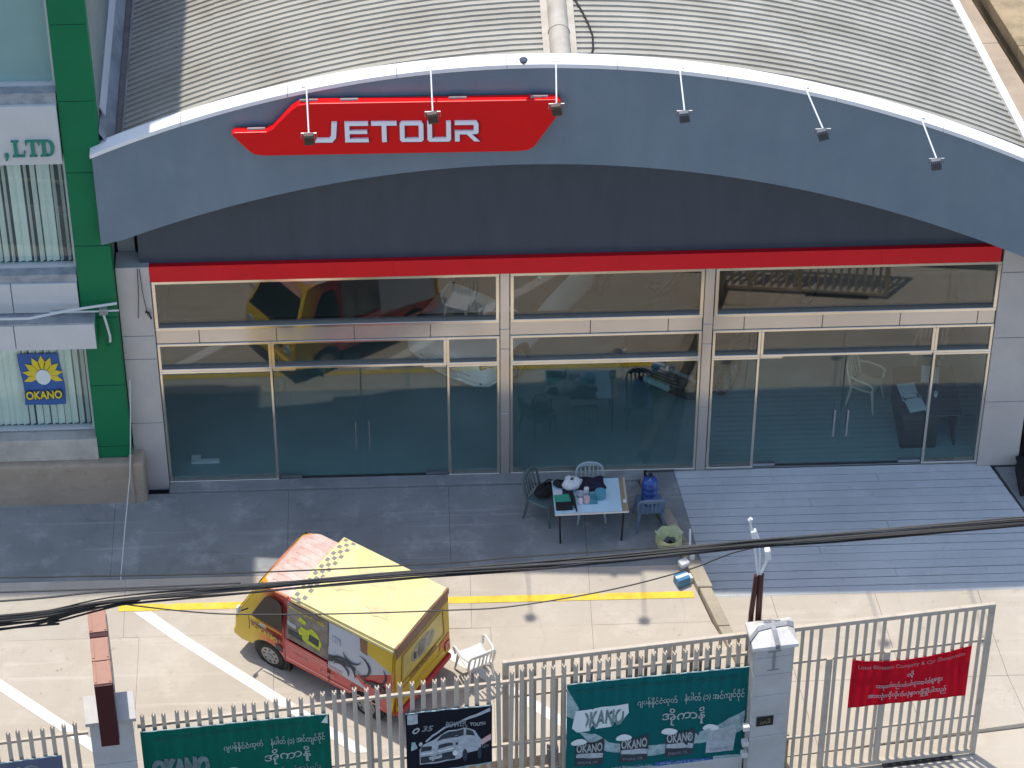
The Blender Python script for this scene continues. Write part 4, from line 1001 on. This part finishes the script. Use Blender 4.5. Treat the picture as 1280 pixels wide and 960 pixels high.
for k, (x_, y_, a_, b_) in enumerate(((-1.0,.12,.26,.10),(-1.5,-.25,.34,.14),(-1.9,.25,.22,.09))):
    MB().face([(x_+a_*math.cos(t*.45)*(1+.25*math.sin(t*2.1+k)), y_+b_*math.sin(t*.45)*(1+.3*math.cos(t*1.7+k)), 1.992-.010*(x_+.5)-.03*((y_)/.66)**2-.0005*k) for t in range(14)]).build('roof_patch', mat('roof_patch', (.60,.51,.27), .6, .15, 8), vn)
rib = MB()
for k in range(9):
    y_ = -.46 + .115*k; rib.tube([(.02,y_,cabz(.02,y_)+.002),(-.22,y_,cabz(-.22,y_)+.004),(-.42,y_,cabz(-.42,y_)+.002)], .011, 6)
rib.build('roof_ribs', m_vancab, vn, True)
rr_ = MB()
def rz_(x, y): return 1.955 + .03*(1-(y/.66)**2) - .010*(x+.5)
rr_.grid(lambda u, v: (-.50-2.03*u, -.655+1.31*v, rz_(-.5-2.03*u, -.655+1.31*v)), 14, 10)
up = len(rr_.v)
edge = [(-.50,-.655),(-2.53,-.655),(-2.53,.655),(-.50,.655)]
for a, b in zip(edge, edge[1:]+edge[:1]):
    rr_.face([(*a, 1.84),(*b, 1.84),(b[0],b[1],rz_(*b)),(a[0],a[1],rz_(*a))])
rr_.build('rear_roof', m_vanroof, vn, bevel=.03)
MB().box(-2.555,-2.515,-.665,.665,1.86,1.985).build('rear_roof_edge', m_brown, vn, bevel=.006)
MB().box(-2.5,-.5,.652,.672,1.85,1.905).build('gutter_trim', m_vanroof, vn); MB().box(-2.5,-.5,-.672,-.652,1.85,1.905).build('gutter_trim', m_vanroof, vn)
ck = MB()
for i in range(3):
    for j in range(18):
        if (i+j) % 2 or random.random() < .08: continue
        x_ = -.53-.075*i; y_ = -.64+.074*j
        ck.face([(x_,y_,rz_(x_,y_)+.004),(x_-.068,y_,rz_(x_,y_)+.004),(x_-.068,y_+.066,rz_(x_,y_)+.004),(x_,y_+.066,rz_(x_,y_)+.004)][::-1])
ck.build('checker_print', mat('checker_print', (.22,.20,.20), .6), vn)
# rear face
def RD(pts, m, name, d): return MB().prism([(-2.53-d, y_, z) for y_, z in pts], (.003,0,0)).build(name, m, vn)
RD([(-.69,.50),(.69,.50),(.66,1.82),(-.66,1.82)][::-1], m_vanyel, 'tailgate', .004)
RD([(-.66,1.70),(.66,1.70),(.65,1.84),(-.65,1.84)][::-1], m_brown, 'tailgate_header', .008)
RD([(-.50,1.08),(.50,1.08),(.46,1.62),(-.46,1.62)][::-1], mat('rear_print_yellow', (.60,.47,.10), .4, .25, 5), 'rear_window_print', .009)
RD([(.30*math.cos(t*.35), 1.35+.20*math.sin(t*.35)) for t in range(18)][::-1], mat('rear_picture', (.34,.33,.22), .5, .5, 9), 'rear_window_print', .012)
RD([(.02,1.18),(.10,1.20),(.14,1.33),(.10,1.46),(.03,1.52),(-.05,1.48),(-.10,1.38),(-.04,1.28)][::-1], m_vang1, 'rear_window_print', .015)
RD([(.18,1.24),(.24,1.30),(.22,1.42),(.16,1.40)][::-1], m_pdk, 'rear_window_print', .015)
text('OKANO', m_brown, vn, (-2.548,.34,.94), (0,-1,0), (0,0,1), w=.68, h=.07, bold=.02)
for pts in ([(-.55,1.02),(.55,1.02),(.55,1.035),(-.55,1.035)],[(-.55,.90),(.55,.90),(.55,.912),(-.55,.912)],[(-.55,1.03),(-.537,1.03),(-.50,1.66),(-.513,1.66)],[(.55,1.03),(.537,1.03),(.50,1.66),(.513,1.66)],[(-.51,1.65),(.51,1.65),(.51,1.662),(-.51,1.662)],[(-.30,.98),(.30,.98),(.30,.99),(-.30,.99)]):
    RD(pts[::-1], m_brown, 'tailgate_line', .014)
RD([(-.69,.50),(.69,.50),(.55,.62),(.0,.72),(-.50,.66),(-.69,.76)][::-1], m_van, 'tailgate_flame', .011)
RD([(-.66,.78),(-.40,.74),(-.44,.92),(-.66,.96)][::-1], mat('van_orange', ORG, .5), 'tailgate_flame', .013)
for y_ in (-.60,.60): MB().box(-2.56,-2.53,y_-.06,y_+.06,.60,.80).build('tail_lamp', mat('tail_lamp', (.40,.02,.02), .2), vn, bevel=.01)
MB().box(-2.59,-2.45,-.66,.66,.36,.47).build('rear_bumper', mat('van_red', REDV, .5), vn, bevel=.02)
MB().box(-2.40,.55,-.55,.55,.22,.44).build('underbody', m_dark, vn)
for x_ in (0.0,-1.93):
    for s in (1,-1):
        wh = MB().tube([(x_,s*.52,.275),(x_,s*.535,.275),(x_,s*.665,.275),(x_,s*.685,.275)], [.255,.275,.275,.25], 26).build('wheel', m_tyre, vn, True)
        MB().tube([(x_,s*.66,.275),(x_,s*.690,.275)], .175, 22).build('rim', m_rim, wh, True)
        MB().tube([(x_,s*.68,.275),(x_,s*.705,.275)], [.07,.05], 14).build('hub', m_gut, wh, True)
        hs = MB()
        for k in range(8):
            a = R(45*k); hs.tube([(x_+.125*math.cos(a),s*.685,.275+.125*math.sin(a)),(x_+.125*math.cos(a),s*.692,.275+.125*math.sin(a))], .022, 8)
        hs.build('rim_holes', m_dark, wh)
        MB().tube([(x_,s*.45,.28),(x_,s*.66,.28)], .333, 24).build('wheel_well', m_dark, vn)
    MB().box(x_-.05,x_+.05,-.55,.55,.22,.32).build('axle', m_dark, vn)
for s in (1,-1): MB().box(-.40,-.385,s*.70-.08*(s>0),s*.70+.08*(s<0),.14,.40).build('mud_flap', m_dark, vn)

# ================================================================== showroom cars
def car(label, loc, rz, paint, dark_trim):
    t = thing('car', label, 'car', loc, rz, 'cars shown inside the showroom')
    st = [(2.24,.74,.40,.62,.70,.66),(2.18,.84,.26,.72,.82,.72),(1.95,.90,.22,.84,.93,.75),(1.5,.91,.21,.90,1.00,.76),(1.0,.92,.21,.95,1.07,.76),(.30,.92,.21,.98,1.56,.63),(-.3,.92,.21,.98,1.65,.62),(-1.2,.92,.21,1.0,1.63,.60),(-1.85,.91,.24,1.02,1.36,.60),(-2.1,.88,.30,1.0,1.10,.68),(-2.2,.80,.42,.90,.96,.66)]
    b = MB(); ring = []
    for x_, hw_, zb_, zs_, zt_, tw_ in st:
        half = [(.0,zb_),(hw_*.88,zb_),(hw_*.98,zb_+.14),(hw_,(zb_+zs_)/2),(hw_*.985,zs_-.03),(hw_*.95,zs_),(tw_,zt_-.05),(tw_*.8,zt_),(0,zt_+.02)]
        pts = half + [(-y_, z_) for y_, z_ in half[-2:0:-1]]
        ring.append(len(b.v)); b.v += [(x_, y_, z_) for y_, z_ in pts]
    k = len(half)*2-2
    for i in range(len(st)-1):
        for j in range(k):
            a = ring[i]+j; c = ring[i]+(j+1) % k; a2 = ring[i+1]+j; c2 = ring[i+1]+(j+1) % k
            jj = j if j < 8 else k-1-j
            gl_ = (jj == 5 and 4 <= i <= 7) or (jj in (6,7) and i in (4,)) or (jj in (6,7) and i == 7)
            b.f.append((a,a2,c2,c)); b.m.append(1 if gl_ else 0)
    b.f.append(tuple(ring[0]+j for j in range(k))); b.m.append(0); b.f.append(tuple(ring[-1]+k-1-j for j in range(k))); b.m.append(0)
    o = b.build('body', [paint, m_vandk], t, True); sm = o.modifiers.new('sub', 'SUBSURF'); sm.levels = 1; sm.render_levels = 2
    MB().prism([(2.235,-.52,.48),(2.235,.52,.48),(2.19,.60,.70),(2.19,-.60,.70)], (-.06,0,0)).build('grille', m_dark, t, bevel=.01)
    for q in range(4):
        z_ = .50+.055*q; MB().tube([(2.20-.03*q*.3,-.60,z_+.01),(2.255-.012*q,-.30,z_),(2.265-.012*q,0,z_-.005),(2.255-.012*q,.30,z_),(2.20-.01*q,.60,z_+.01)], .009, 6).build('grille_bar', m_chrome if dark_trim else m_psil, t, True)
    for s in (1,-1):
        MB().obox((2.05,s*.70,.74), (.24,.26,.09), Matrix.Rotation(R(-s*38),3,'Z')).build('headlight', m_chrome, t, bevel=.03)
        MB().obox((2.13,s*.66,.42), (.10,.20,.14), Matrix.Rotation(R(-s*28),3,'Z')).build('fog_lamp', m_dark, t, bevel=.04)
        MB().obox((.80,s*1.0,1.06), (.12,.20,.13)).build('mirror', paint, t, bevel=.04)
        for x_ in (1.36,-1.35):
            MB().tube([(x_,s*.70,.36),(x_,s*.915,.36)], .375, 24).build('wheel_arch', m_dark, t)
            wh = MB().tube([(x_,s*.70,.34),(x_,s*.72,.34),(x_,s*.91,.34),(x_,s*.93,.34)], [.31,.34,.34,.32], 26).build('wheel', m_tyre, t, True)
            MB().tube([(x_,s*.91,.34),(x_,s*.937,.34)], .23, 22).build('rim', m_rim, wh, True)
            spk = MB()
            for q in range(5):
                a = R(72*q); spk.obox((x_+.12*math.cos(a), s*.942, .34+.12*math.sin(a)), (.20,.012,.035), Matrix.Rotation(-a,3,'Y'))
            spk.build('spokes', m_chrome, wh)
    MB().box(2.20,2.275,-.25,.25,.33,.45).build('number_plate', m_pg if dark_trim else m_psil, t, bevel=.005)
    MB().prism([(1.7,-.86,.21),(2.02,-.78,.21),(2.16,-.55,.21),(2.2,0,.21),(2.16,.55,.21),(2.02,.78,.21),(1.7,.86,.21)], (0,0,.07)).build('bumper_lip', m_dark if dark_trim else paint, t, bevel=.02)
    return t
m_wcar = mat('white_car_paint', (.86,.87,.87), .2, coat=.6); m_bcar = mat('black_car_paint', (.010,.010,.012), .15, coat=.8)
HD = math.atan2(-.807,-.59)
hv = Vector((-.59,-.807,0))
c1 = Vector((-2.08,2.22,.006)) - hv*2.2; c2_ = Vector((1.52,1.75,.006)) - hv*2.2
car('white car on show behind the left part of the glass front', c1, HD, m_wcar, False)
car('black car with chrome grille bars behind the middle glass', c2_, HD, m_bcar, True)

# ================================================================== plastic chairs
def chair_proto(m, arms):
    t = thing('plastic_chair', 'x', 'chair')
    MB().grid(lambda u, v: ((u-.5)*(.42+.03*v), -.22+.42*v, .44-.02*math.sin(v*math.pi)-.012*math.cos((u-.5)*3)), 8, 8).build('seat', m, t, True).modifiers.new('so','SOLIDIFY').thickness = .014
    # backrest: outer hoop and slats
    bk = MB()
    def bp(u, v): return ((u-.5)*(.42+.02*math.sin(v*3)), .20+.10*v+.03*(1-(2*u-1)**2), .43+.42*v)
    hoop = [bp(.0,0),bp(.0,.35),bp(.0,.7),bp(.06,.9),bp(.22,1.0),bp(.5,1.03),bp(.78,1.0),bp(.94,.9),bp(1,.7),bp(1,.35),bp(1,0)]
    bk.tube(hoop, .020, 8); bk.build('back_frame', m, t, True)
    for u0, u1 in ((.14,.19),(.30,.36),(.46,.54),(.64,.70),(.81,.86)):
        k = 1 if u0 < .45 else (-1 if u0 > .5 else 0)
        MB().grid(lambda u, v: bp(u0+(u1-u0)*u + k*.03*math.sin(v*3.14), .02+.94*v), 2, 6).build('back_slat', m, t, True).modifiers.new('so','SOLIDIFY').thickness = .012
    MB().grid(lambda u, v: bp(.08+.84*u, .84+.14*v), 8, 2).build('top_rail', m, t, True).modifiers.new('so','SOLIDIFY').thickness = .014
    for sx in (-1,1):
        for sy in (-1,1):
            x0 = sx*.185; y0 = -.19 if sy < 0 else .19
            MB().tube([(x0,y0,.435),(x0*1.12,y0+sy*.025,.22),(x0*1.25,y0+sy*.06,.0)], [.028,.022,.017], 8).build('leg', m, t, True)
        if arms: MB().tube([(sx*.24,-.20,.44),(sx*.26,-.22,.60),(sx*.265,-.15,.645),(sx*.26,.10,.66),(sx*.21,.24,.66)], .020, 8).build('armrest', m, t, True)
    return t
def chair(label, loc, rz, m=None, arms=False, proto={}):
    key = (m.name, arms)
    if key not in proto: t = proto[key] = chair_proto(m, arms)
    else: t = copy_tree(proto[key])
    t['label'] = label; t.location = loc if loc[2] else (loc[0], loc[1], gz(loc[1])); t.rotation_euler = (0,0,rz) if loc[2] else (TILT @ Matrix.Rotation(rz,3,'Z')).to_euler(); t['group'] = 'plastic chairs'; return t
chair('pale plastic chair behind the folding table, its back to the glass', (.22,-.98,0), R(2), m_plastg)
chair('dark teal plastic chair left of the table with a black bag on it', (-.55,-.98,0), R(58), mat('dark_teal_plastic', (.10,.155,.155), .45, .1, 4))
chair('blue grey plastic chair carrying the blue water bottle', (1.17,-1.22,0), R(182), mat('blue_grey_plastic', (.13,.21,.31), .45, .1, 4))
ch4 = chair('white plastic armchair standing behind the tail of the van', (-1.78,-4.26,0), R(205), m_plast, True)
m_beige = mat('beige_plastic', (.52,.48,.38), .5)
chair('beige plastic armchair inside by the dark desk', (5.05,1.55,.006), R(60), m_beige, True)
chair('beige plastic armchair inside at the back of the desk', (6.25,2.35,.006), R(-20), m_beige, True)

# ================================================================== folding table and what lies on it
tb = thing('folding_table', 'folding table with pale top and black legs in front of the glass', 'table', (.185,-1.30,gz(-1.30)))
TROT = TILT @ Matrix.Rotation(R(1.5),3,'Z'); tb.rotation_euler = TROT.to_euler()
TW, TD, TZ = .60, .375, .725
MB().box(-TW,TW,-TD,TD,TZ,TZ+.022).build('tabletop', m_wood, tb, bevel=.012)
MB().box(-TW+.0,TW-.11,-TD+.004,TD-.004,TZ+.0225,TZ+.0255).build('plastic_cover', m_pblue, tb)
MB().box(-TW,TW,-TD-.006,-TD+.0,TZ-.012,TZ+.024).build('edge_strip', m_plast, tb)
for sx in (-1,1):
    for sy in (-1,1):
        MB().tube([(sx*.52,sy*.30,TZ),(sx*.52-.02*sx*(sy<0),sy*.335,0)], .016, 8).build('leg', m_dark, tb)
    MB().tube([(sx*.52,-.30,.66),(sx*.52,.30,.66)], .012, 6).build('leg_brace', m_dark, tb)
tz = TZ+.026
def onT(x, y): return Vector((.185,-1.30,gz(-1.30))) + TROT @ Vector((x, y, tz))
def item(name, label, cat, xy, b, m, smooth=True, bevel=0, rz=0):
    o = b.build(name, m, None, smooth, bevel); o.scale = (1.22,1.15,1.25); o.location = onT(*xy); o.rotation_euler = (TROT @ Matrix.Rotation(rz,3,'Z')).to_euler(); return tag(o, label, cat)
jk = item('folded_jacket', 'dark navy folded jacket at the back of the folding table', 'jacket', (.02,.24), MB().grid(lambda u, v: ((u-.5)*.38+.02*math.sin(v*7), (v-.5)*.27+.012*math.sin(u*9), .012+.055*(math.sin(u*3.14)*math.sin(v*3.14))**.35+.008*math.sin(u*14+v*9)), 22, 16).box(-.18,.18,-.12,.12,.0,.02), m_navy)
tub = item('round_tub', 'teal round tub on the pale blue table cover', 'tub', (.16,-.05), MB().lathe([(.05,0),(.068,.01),(.072,.09),(.076,.10),(.074,.115),(.0,.118)], k=22), m_teal)
item('teal_cloth', 'small teal cloth lying left of the round tub', 'cloth', (.01,-.08), MB().grid(lambda u, v: ((u-.5)*.16, (v-.5)*.20, .012+.010*math.sin(u*9)*math.cos(v*7)), 12, 12).box(-.075,.075,-.095,.095,0,.006), m_teal)
item('jar', 'white lidded jar behind the pink jar on the table', 'jar', (-.06,.04), MB().lathe([(.03,0),(.036,.01),(.036,.07),(.030,.085),(.034,.088),(.034,.11),(.0,.112)], k=16), m_plast)
item('jar', 'pink lidded jar at the front edge of the table', 'jar', (-.07,-.15), MB().lathe([(.035,0),(.045,.01),(.046,.07),(.040,.08),(.042,.085),(.042,.105),(.0,.108)], k=16), m_pink)
item('jar', 'small white jar left of the pink jar on the table', 'jar', (-.17,-.17), MB().lathe([(.025,0),(.032,.01),(.032,.06),(.026,.07),(.029,.072),(.029,.09),(.0,.092)], k=16), m_plast)
item('bowl', 'grey glass bowl left of the white jar on the table', 'bowl', (-.16,-.01), MB().lathe([(.025,0),(.05,.02),(.065,.06),(.062,.062),(.045,.024),(.0,.012)], k=18), m_psil)
item('plastic_bag', 'crumpled white plastic bag at the back left of the table', 'bag', (-.28,.20), MB().grid(lambda u, v: ((.13+.02*math.sin(u*25))*math.cos(u*6.283)*math.sin(.25+v*2.7), (.12+.02*math.cos(u*19))*math.sin(u*6.283)*math.sin(.25+v*2.7), .085-.08*math.cos(.25+v*2.7)+.012*math.sin(u*31+v*12)), 24, 12), m_plast, True)
item('folder', 'green folder at the left end of the table', 'folder', (-.45,-.06), MB().box(-.11,.11,-.08,.08,0,.022).box(-.10,.10,-.085,-.08,.004,.018), m_grn, False, .004, R(3))
item('case', 'black case at the front left corner of the table', 'case', (-.44,-.23), MB().box(-.11,.11,-.065,.065,0,.045).box(-.03,.03,-.08,-.065,.015,.028), m_black, False, .01)
item('umbrella', 'folded black umbrella lying between folder and bowl', 'umbrella', (-.29,-.08), MB().tube([(.03,-.20,.03),(.0,.0,.035),(-.03,.17,.035),(-.035,.20,.035)], [.012,.032,.026,.008], 10).tube([(.03,-.20,.03),(.036,-.25,.03)], .01, 8), m_black)
item('paper_sheet', 'pale sheet of paper under the folder on the table', 'paper', (-.47,.04), MB().box(-.10,.12,-.02,.10,0,.004), m_plast, False)
item('black_pouch', 'small black pouch at the back left corner of the table', 'pouch', (-.47,.24), MB().grid(lambda u, v: ((.10+.012*math.sin(u*19))*math.cos(u*6.283)*math.sin(.2+v*2.75), (.075+.01*math.cos(u*13))*math.sin(u*6.283)*math.sin(.2+v*2.75), .05-.05*math.cos(.2+v*2.75)+.008*math.sin(u*23)), 20, 10), m_black)
item('sheet_of_notes', 'dark printed sheet beside the umbrella on the table', 'paper', (-.36,.08), MB().grid(lambda u, v: ((u-.5)*.14, (v-.5)*.16, .006+.012*u*v), 4, 4).box(-.06,.06,-.07,.07,0,.004), m_pdk)
item('white_ball', 'small white ball on the bare wooden edge of the table', 'ball', (.545,-.19), MB().lathe([(.004,0),(.022,.008),(.028,.028),(.022,.048),(.004,.056)], k=14), m_plast)
item('ruler', 'long wooden ruler along the right edge of the table', 'ruler', (.575,.08), MB().box(-.014,.014,-.25,.25,0,.005).box(-.014,.014,.235,.25,.005,.009), m_beige, False)
bg_ = MB().grid(lambda u, v: ((.17+.02*math.sin(u*17))*math.cos(u*6.283)*math.sin(.2+v*2.75), (.12+.02*math.cos(u*13))*math.sin(u*6.283)*math.sin(.2+v*2.75), .13-.13*math.cos(.2+v*2.75)+.015*math.sin(u*23)), 24, 12)
bb = thing('shoulder_bag', 'black shoulder bag on the chair left of the table', 'bag', (-.53,-.98,gz(-.98)+.425), R(30))
bg_.build('bag_body', m_black, bb, True); MB().tube([(-.15,0,.18),(-.10,-.05,.34),(.02,-.06,.40),(.12,-.04,.32),(.15,0,.18)], .014, 6).build('strap_and_shadow_band', m_black, bb, True)
MB().tube([(.05,-.10,.20),(.16,-.16,.02),(.19,-.17,-.2),(.15,-.18,-.12)], .022, 6).build('strap_and_shadow_band', m_black, bb, True)
# water bottle on its chair
wb = thing('water_bottle', 'large blue refillable water bottle standing on a plastic chair', 'water bottle', (1.17,-1.17,gz(-1.18)+.438)); wb.scale = (1.05,1.05,1.12)
pr = [(.11,0),(.13,.012),(.134,.05),(.128,.06),(.134,.07),(.134,.15),(.126,.165),(.134,.18),(.134,.26),(.126,.275),(.134,.29),(.132,.36),(.115,.41),(.085,.445),(.05,.46),(.032,.468),(.030,.50)]
MB().lathe(pr, k=26).build('bottle', m_bottle, wb, True); MB().lathe([(.032,.498),(.034,.50),(.034,.53),(.0,.532)], k=16).build('cap', m_navy, wb, True)
# waste bucket
bk = thing('waste_bucket', 'round bucket lined with a yellow green bag beside the kerb', 'bucket', (1.46,-1.84,gz(-1.84))); bk.scale = (.95,.95,.9)
MB().lathe([(.15,0),(.16,.01),(.205,.32),(.215,.32),(.215,.335),(.20,.335),(.19,.30),(.145,.03),(.0,.03)], k=26, closed=False).build('tub', m_plast, bk, True)
MB().grid(lambda u, v: ((.225+.012*math.sin(u*44)+.01*math.sin(u*17))*math.cos(u*6.283)*(1 if v < .5 else 1-(v-.5)*1.1), (.225+.012*math.sin(u*44)+.01*math.sin(u*17))*math.sin(u*6.283)*(1 if v < .5 else 1-(v-.5)*1.1), (.14+.46*v if v < .5 else .37-(v-.5)*.34)+.014*math.sin(u*31+v*5)), 48, 12).build('bag_liner', m_bagy, bk, True)
MB().grid(lambda u, v: ((u-.5)*.16, (v-.5)*.16, .10+.05*math.sin(u*8)*math.cos(v*9)), 10, 10).build('rubbish', m_black, bk, True)
MB().tube([(-.19,.02,.32),(-.23,.03,.38),(-.25,.04,.43)], .014, 6).build('bag_ear', m_bagy, bk, True)
# things on the kerb end
kb = thing('blue_carton', 'small blue and white carton lying against the kerb end', 'carton', (1.61,-2.56,gz(-2.56)), R(24))
MB().box(-.11,.11,-.09,.09,.0,.17).build('box', m_pblue and mat('carton_blue', (.05,.20,.36), .5, .1, 5), kb, bevel=.01); MB().box(-.112,.112,-.03,.03,.168,.175).build('tape', m_plast, kb)
MB().box(.112,.20,-.07,.05,.0,.12).build('flap', m_plast, kb, bevel=.01)
pp = thing('pvc_pipe', 'white plastic pipe stub with cap standing on the kerb', 'pipe', (xk(-2.2),-2.2,gz(-2.2)+.13))
MB().tube([(0,0,-.02),(0,0,.16)], .045, 14).tube([(0,0,.15),(0,0,.20)], .055, 14).build('pipe', m_plast, pp, True); MB().tube([(.0,.02,.02),(-.02,.22,.10),(-.01,.40,.28)], .018, 8).build('tube', m_plast, pp, True)
MB().obox((-.14,-.10,.0), (.16,.14,.10), Matrix.Rotation(R(30),3,'Z')).build('clamp', m_plast, pp, bevel=.02)

# ================================================================== showroom furniture
dk = thing('desk', 'dark desk with papers seen through the right glass panel', 'desk', (5.98,.95,.006))
MB().box(-.52,.50,-.62,.62,.72,.75).build('desk_top', m_soff, dk, bevel=.005); MB().box(-.46,.12,-.60,-.57,.0,.72).build('modesty_panel', m_dark, dk)
MB().box(-.48,-.45,-.56,.60,0,.72).build('side_panel', m_dark, dk); MB().box(.42,.45,-.56,.60,0,.72).build('side_panel', m_dark, dk)
for x_, y_, r_ in ((-.25,-.30,12),(-.32,-.02,8),(.1,.40,-10)):
    o = MB().box(-.15,.15,-.21,.21,0,.006).box(-.11,.11,-.15,.12,.006,.008).build('document', m_plast, None); o.location = (5.98+x_,.95+y_,.757); o.rotation_euler = (0,0,R(r_))
    tag(o, {12:'white document nearest the glass on the showroom desk',8:'white document in the middle of the showroom desk',-10:'white document at the far side of the showroom desk'}[r_], 'document')
o = MB().lathe([(.03,0),(.036,.01),(.038,.09),(.034,.09),(.030,.012),(.0,.012)], k=14).build('cup', m_plast, None, True); o.location = (6.10,.80,.757); tag(o, 'white cup on the showroom desk beside the documents', 'cup')
lbk = MB().prism([(0,0,0),(.85,0,0),(.85,.10,0),(.28,.10,0),(.28,.22,0),(0,.22,0)], (0,0,.05)).build('floor_base', m_plast, None); lbk.scale = (.55,.8,.8); lbk.location = (-6.38,.42,.006); tag(lbk, 'white stepped base on the showroom floor at the left end', 'base')

# ================================================================== post on the gate pillar and overhead cables
ps = thing('bracket_post', 'maroon twin post with white lamp brackets above the gate pillar', 'lamp post', (2.36,-5.83,2.25))
MB().tube([(-.06,0,.0),(-.06,0,.30),(-.02,0,1.10)], .040, 10).build('post', m_mar, ps, True); MB().tube([(.055,0,.0),(.05,0,.30),(.045,0,1.12)], .047, 10).build('post', m_mar, ps, True)
MB().tube([(.0,0,1.08),(-.05,.02,1.5),(-.12,.03,1.9),(-.17,.03,2.22)], .016, 6).build('rod', m_steelw, ps, True); MB().tube([(-.18,.03,2.20),(-.15,.03,2.24)], .03, 8).build('rod_tip', m_plast, ps, True)
MB().tube([(.02,0,1.08),(.01,0,1.5),(-.02,.02,1.8)], .014, 6).build('rod', m_steelw, ps, True); MB().tube([(.03,0,1.08),(.09,0,1.30),(.12,-.02,1.46),(.10,-.02,1.62)], .022, 6).build('rod', m_steelw, ps, True)
MB().obox((-.08,-.01,1.92), (.09,.08,.26), Matrix.Rotation(R(-18),3,'Y')).build('lamp', m_plast, ps, bevel=.02); MB().obox((.12,-.02,1.56), (.09,.10,.20), Matrix.Rotation(R(-8),3,'Y')).build('lamp', m_plast, ps, bevel=.02)

def smooth_path(pts, n=8):
    P_ = [Vector(p) for p in pts]; out = []
    for i in range(len(P_)-1):
        p0 = P_[max(i-1,0)]; p1 = P_[i]; p2 = P_[i+1]; p3 = P_[min(i+2,len(P_)-1)]
        for k in range(n):
            t = k/n; out.append(.5*((2*p1)+(p2-p0)*t+(2*p0-5*p1+4*p2-p3)*t*t+(3*p1-p0-3*p2+p3)*t**3))
    out.append(P_[-1]); return out
spine = [(-16,-10,6.95),(-12,-10,7.02),(-8.02,-10,7.24),(-6.56,-10,7.46),(-4.91,-10,7.585),(-3.06,-10,7.74),(-1.42,-10,7.855),(.01,-10,7.975),(1.61,-10,8.155),(2.8,-10,8.24),(5.11,-10,8.42),(9,-10,8.75),(14,-10,9.3)]
def cable(label, pts, r, m, group=None, name='overhead_cable'):
    o = MB().tube(smooth_path(pts, 6), r, 6).build(name, m, None, True); return tag(o, label, 'cable', group)
random.seed(12)
for k in range(12):
    a = random.uniform(0,6.28); ph = random.uniform(0,6.28)
    pts = []
    for i, (x_, y_, z_) in enumerate(spine):
        spread = .062 if x_ > -6.6 else .062+.10*min(1,(-6.6-x_)/1.5)
        if x_ > .5: spread = .034
        rr = spread*(.45+.55*math.sin(ph+i*1.1)); aa = a + i*.7
        lo = -.10*(k/11.0)*max(0,min(1,(-6.2-x_)/2.0))*2.2
        pts.append((x_, y_+rr*math.cos(aa), z_+rr*math.sin(aa)*.9+lo))
    cable('black cable twisted into the thick bundle sagging across the forecourt', pts, random.choice((.008,.010,.013,.017)), m_cable if k % 4 else m_cableg, 'cables of the overhead bundle')
cable('grey weathered cable along the top of the thick bundle', [(x_, y_+.02, z_+(.045 if x_ > -5 else .045+.06*(-5-x_)) if x_ > -9 else z_+.32) for x_, y_, z_ in spine], .014, m_cableg)
cable('thick black cable along the underside of the bundle', [(x_, y_-.02, z_-(.045 if x_ > -6 else .10)+.012*math.sin(x_*1.7)) for x_, y_, z_ in spine], .015, m_cable)
cable('thin black wire crossing above the thick cable bundle', [(-16,-9.5,7.5),(-8.03,-9.5,7.41),(-4.93,-9.5,7.38),(-2.23,-9.5,7.46),(-1.4,-9.5,7.53),(.6,-9.7,7.85),(1.6,-9.9,8.12),(14,-9.95,9.22)], .010, m_cable)
cable('thin black wire drooping below the bundle over the van', [(-6.6,-9.93,7.36),(-6.28,-9.8,7.13),(-5.57,-9.8,6.99),(-4.95,-9.8,6.92),(-3.7,-9.8,6.88),(-2.25,-9.8,6.89),(-1.41,-9.8,6.93),(-.16,-9.8,7.18),(.87,-9.8,7.52),(1.48,-9.8,7.82),(2.2,-9.95,8.16)], .010, m_cable)
cable('lowest thin wire fanning out of the bundle at the left', [(-16,-10,6.4),(-8.04,-10,6.98),(-7.41,-10,7.06),(-6.78,-10,7.26),(-6.2,-10,7.44)], .014, m_cable)
cable('middle thin wire fanning out of the bundle at the left', [(-16,-10,6.6),(-8.04,-10,7.07),(-7.41,-10,7.14),(-6.78,-10,7.31),(-6.2,-10,7.45)], .016, m_cable)
cable('pale thin wire just above the bundle at the left', [(-16,-9.9,7.5),(-8.0,-9.9,7.55),(-6.5,-9.9,7.56),(-4.9,-9.9,7.60)], .012, m_cableg)
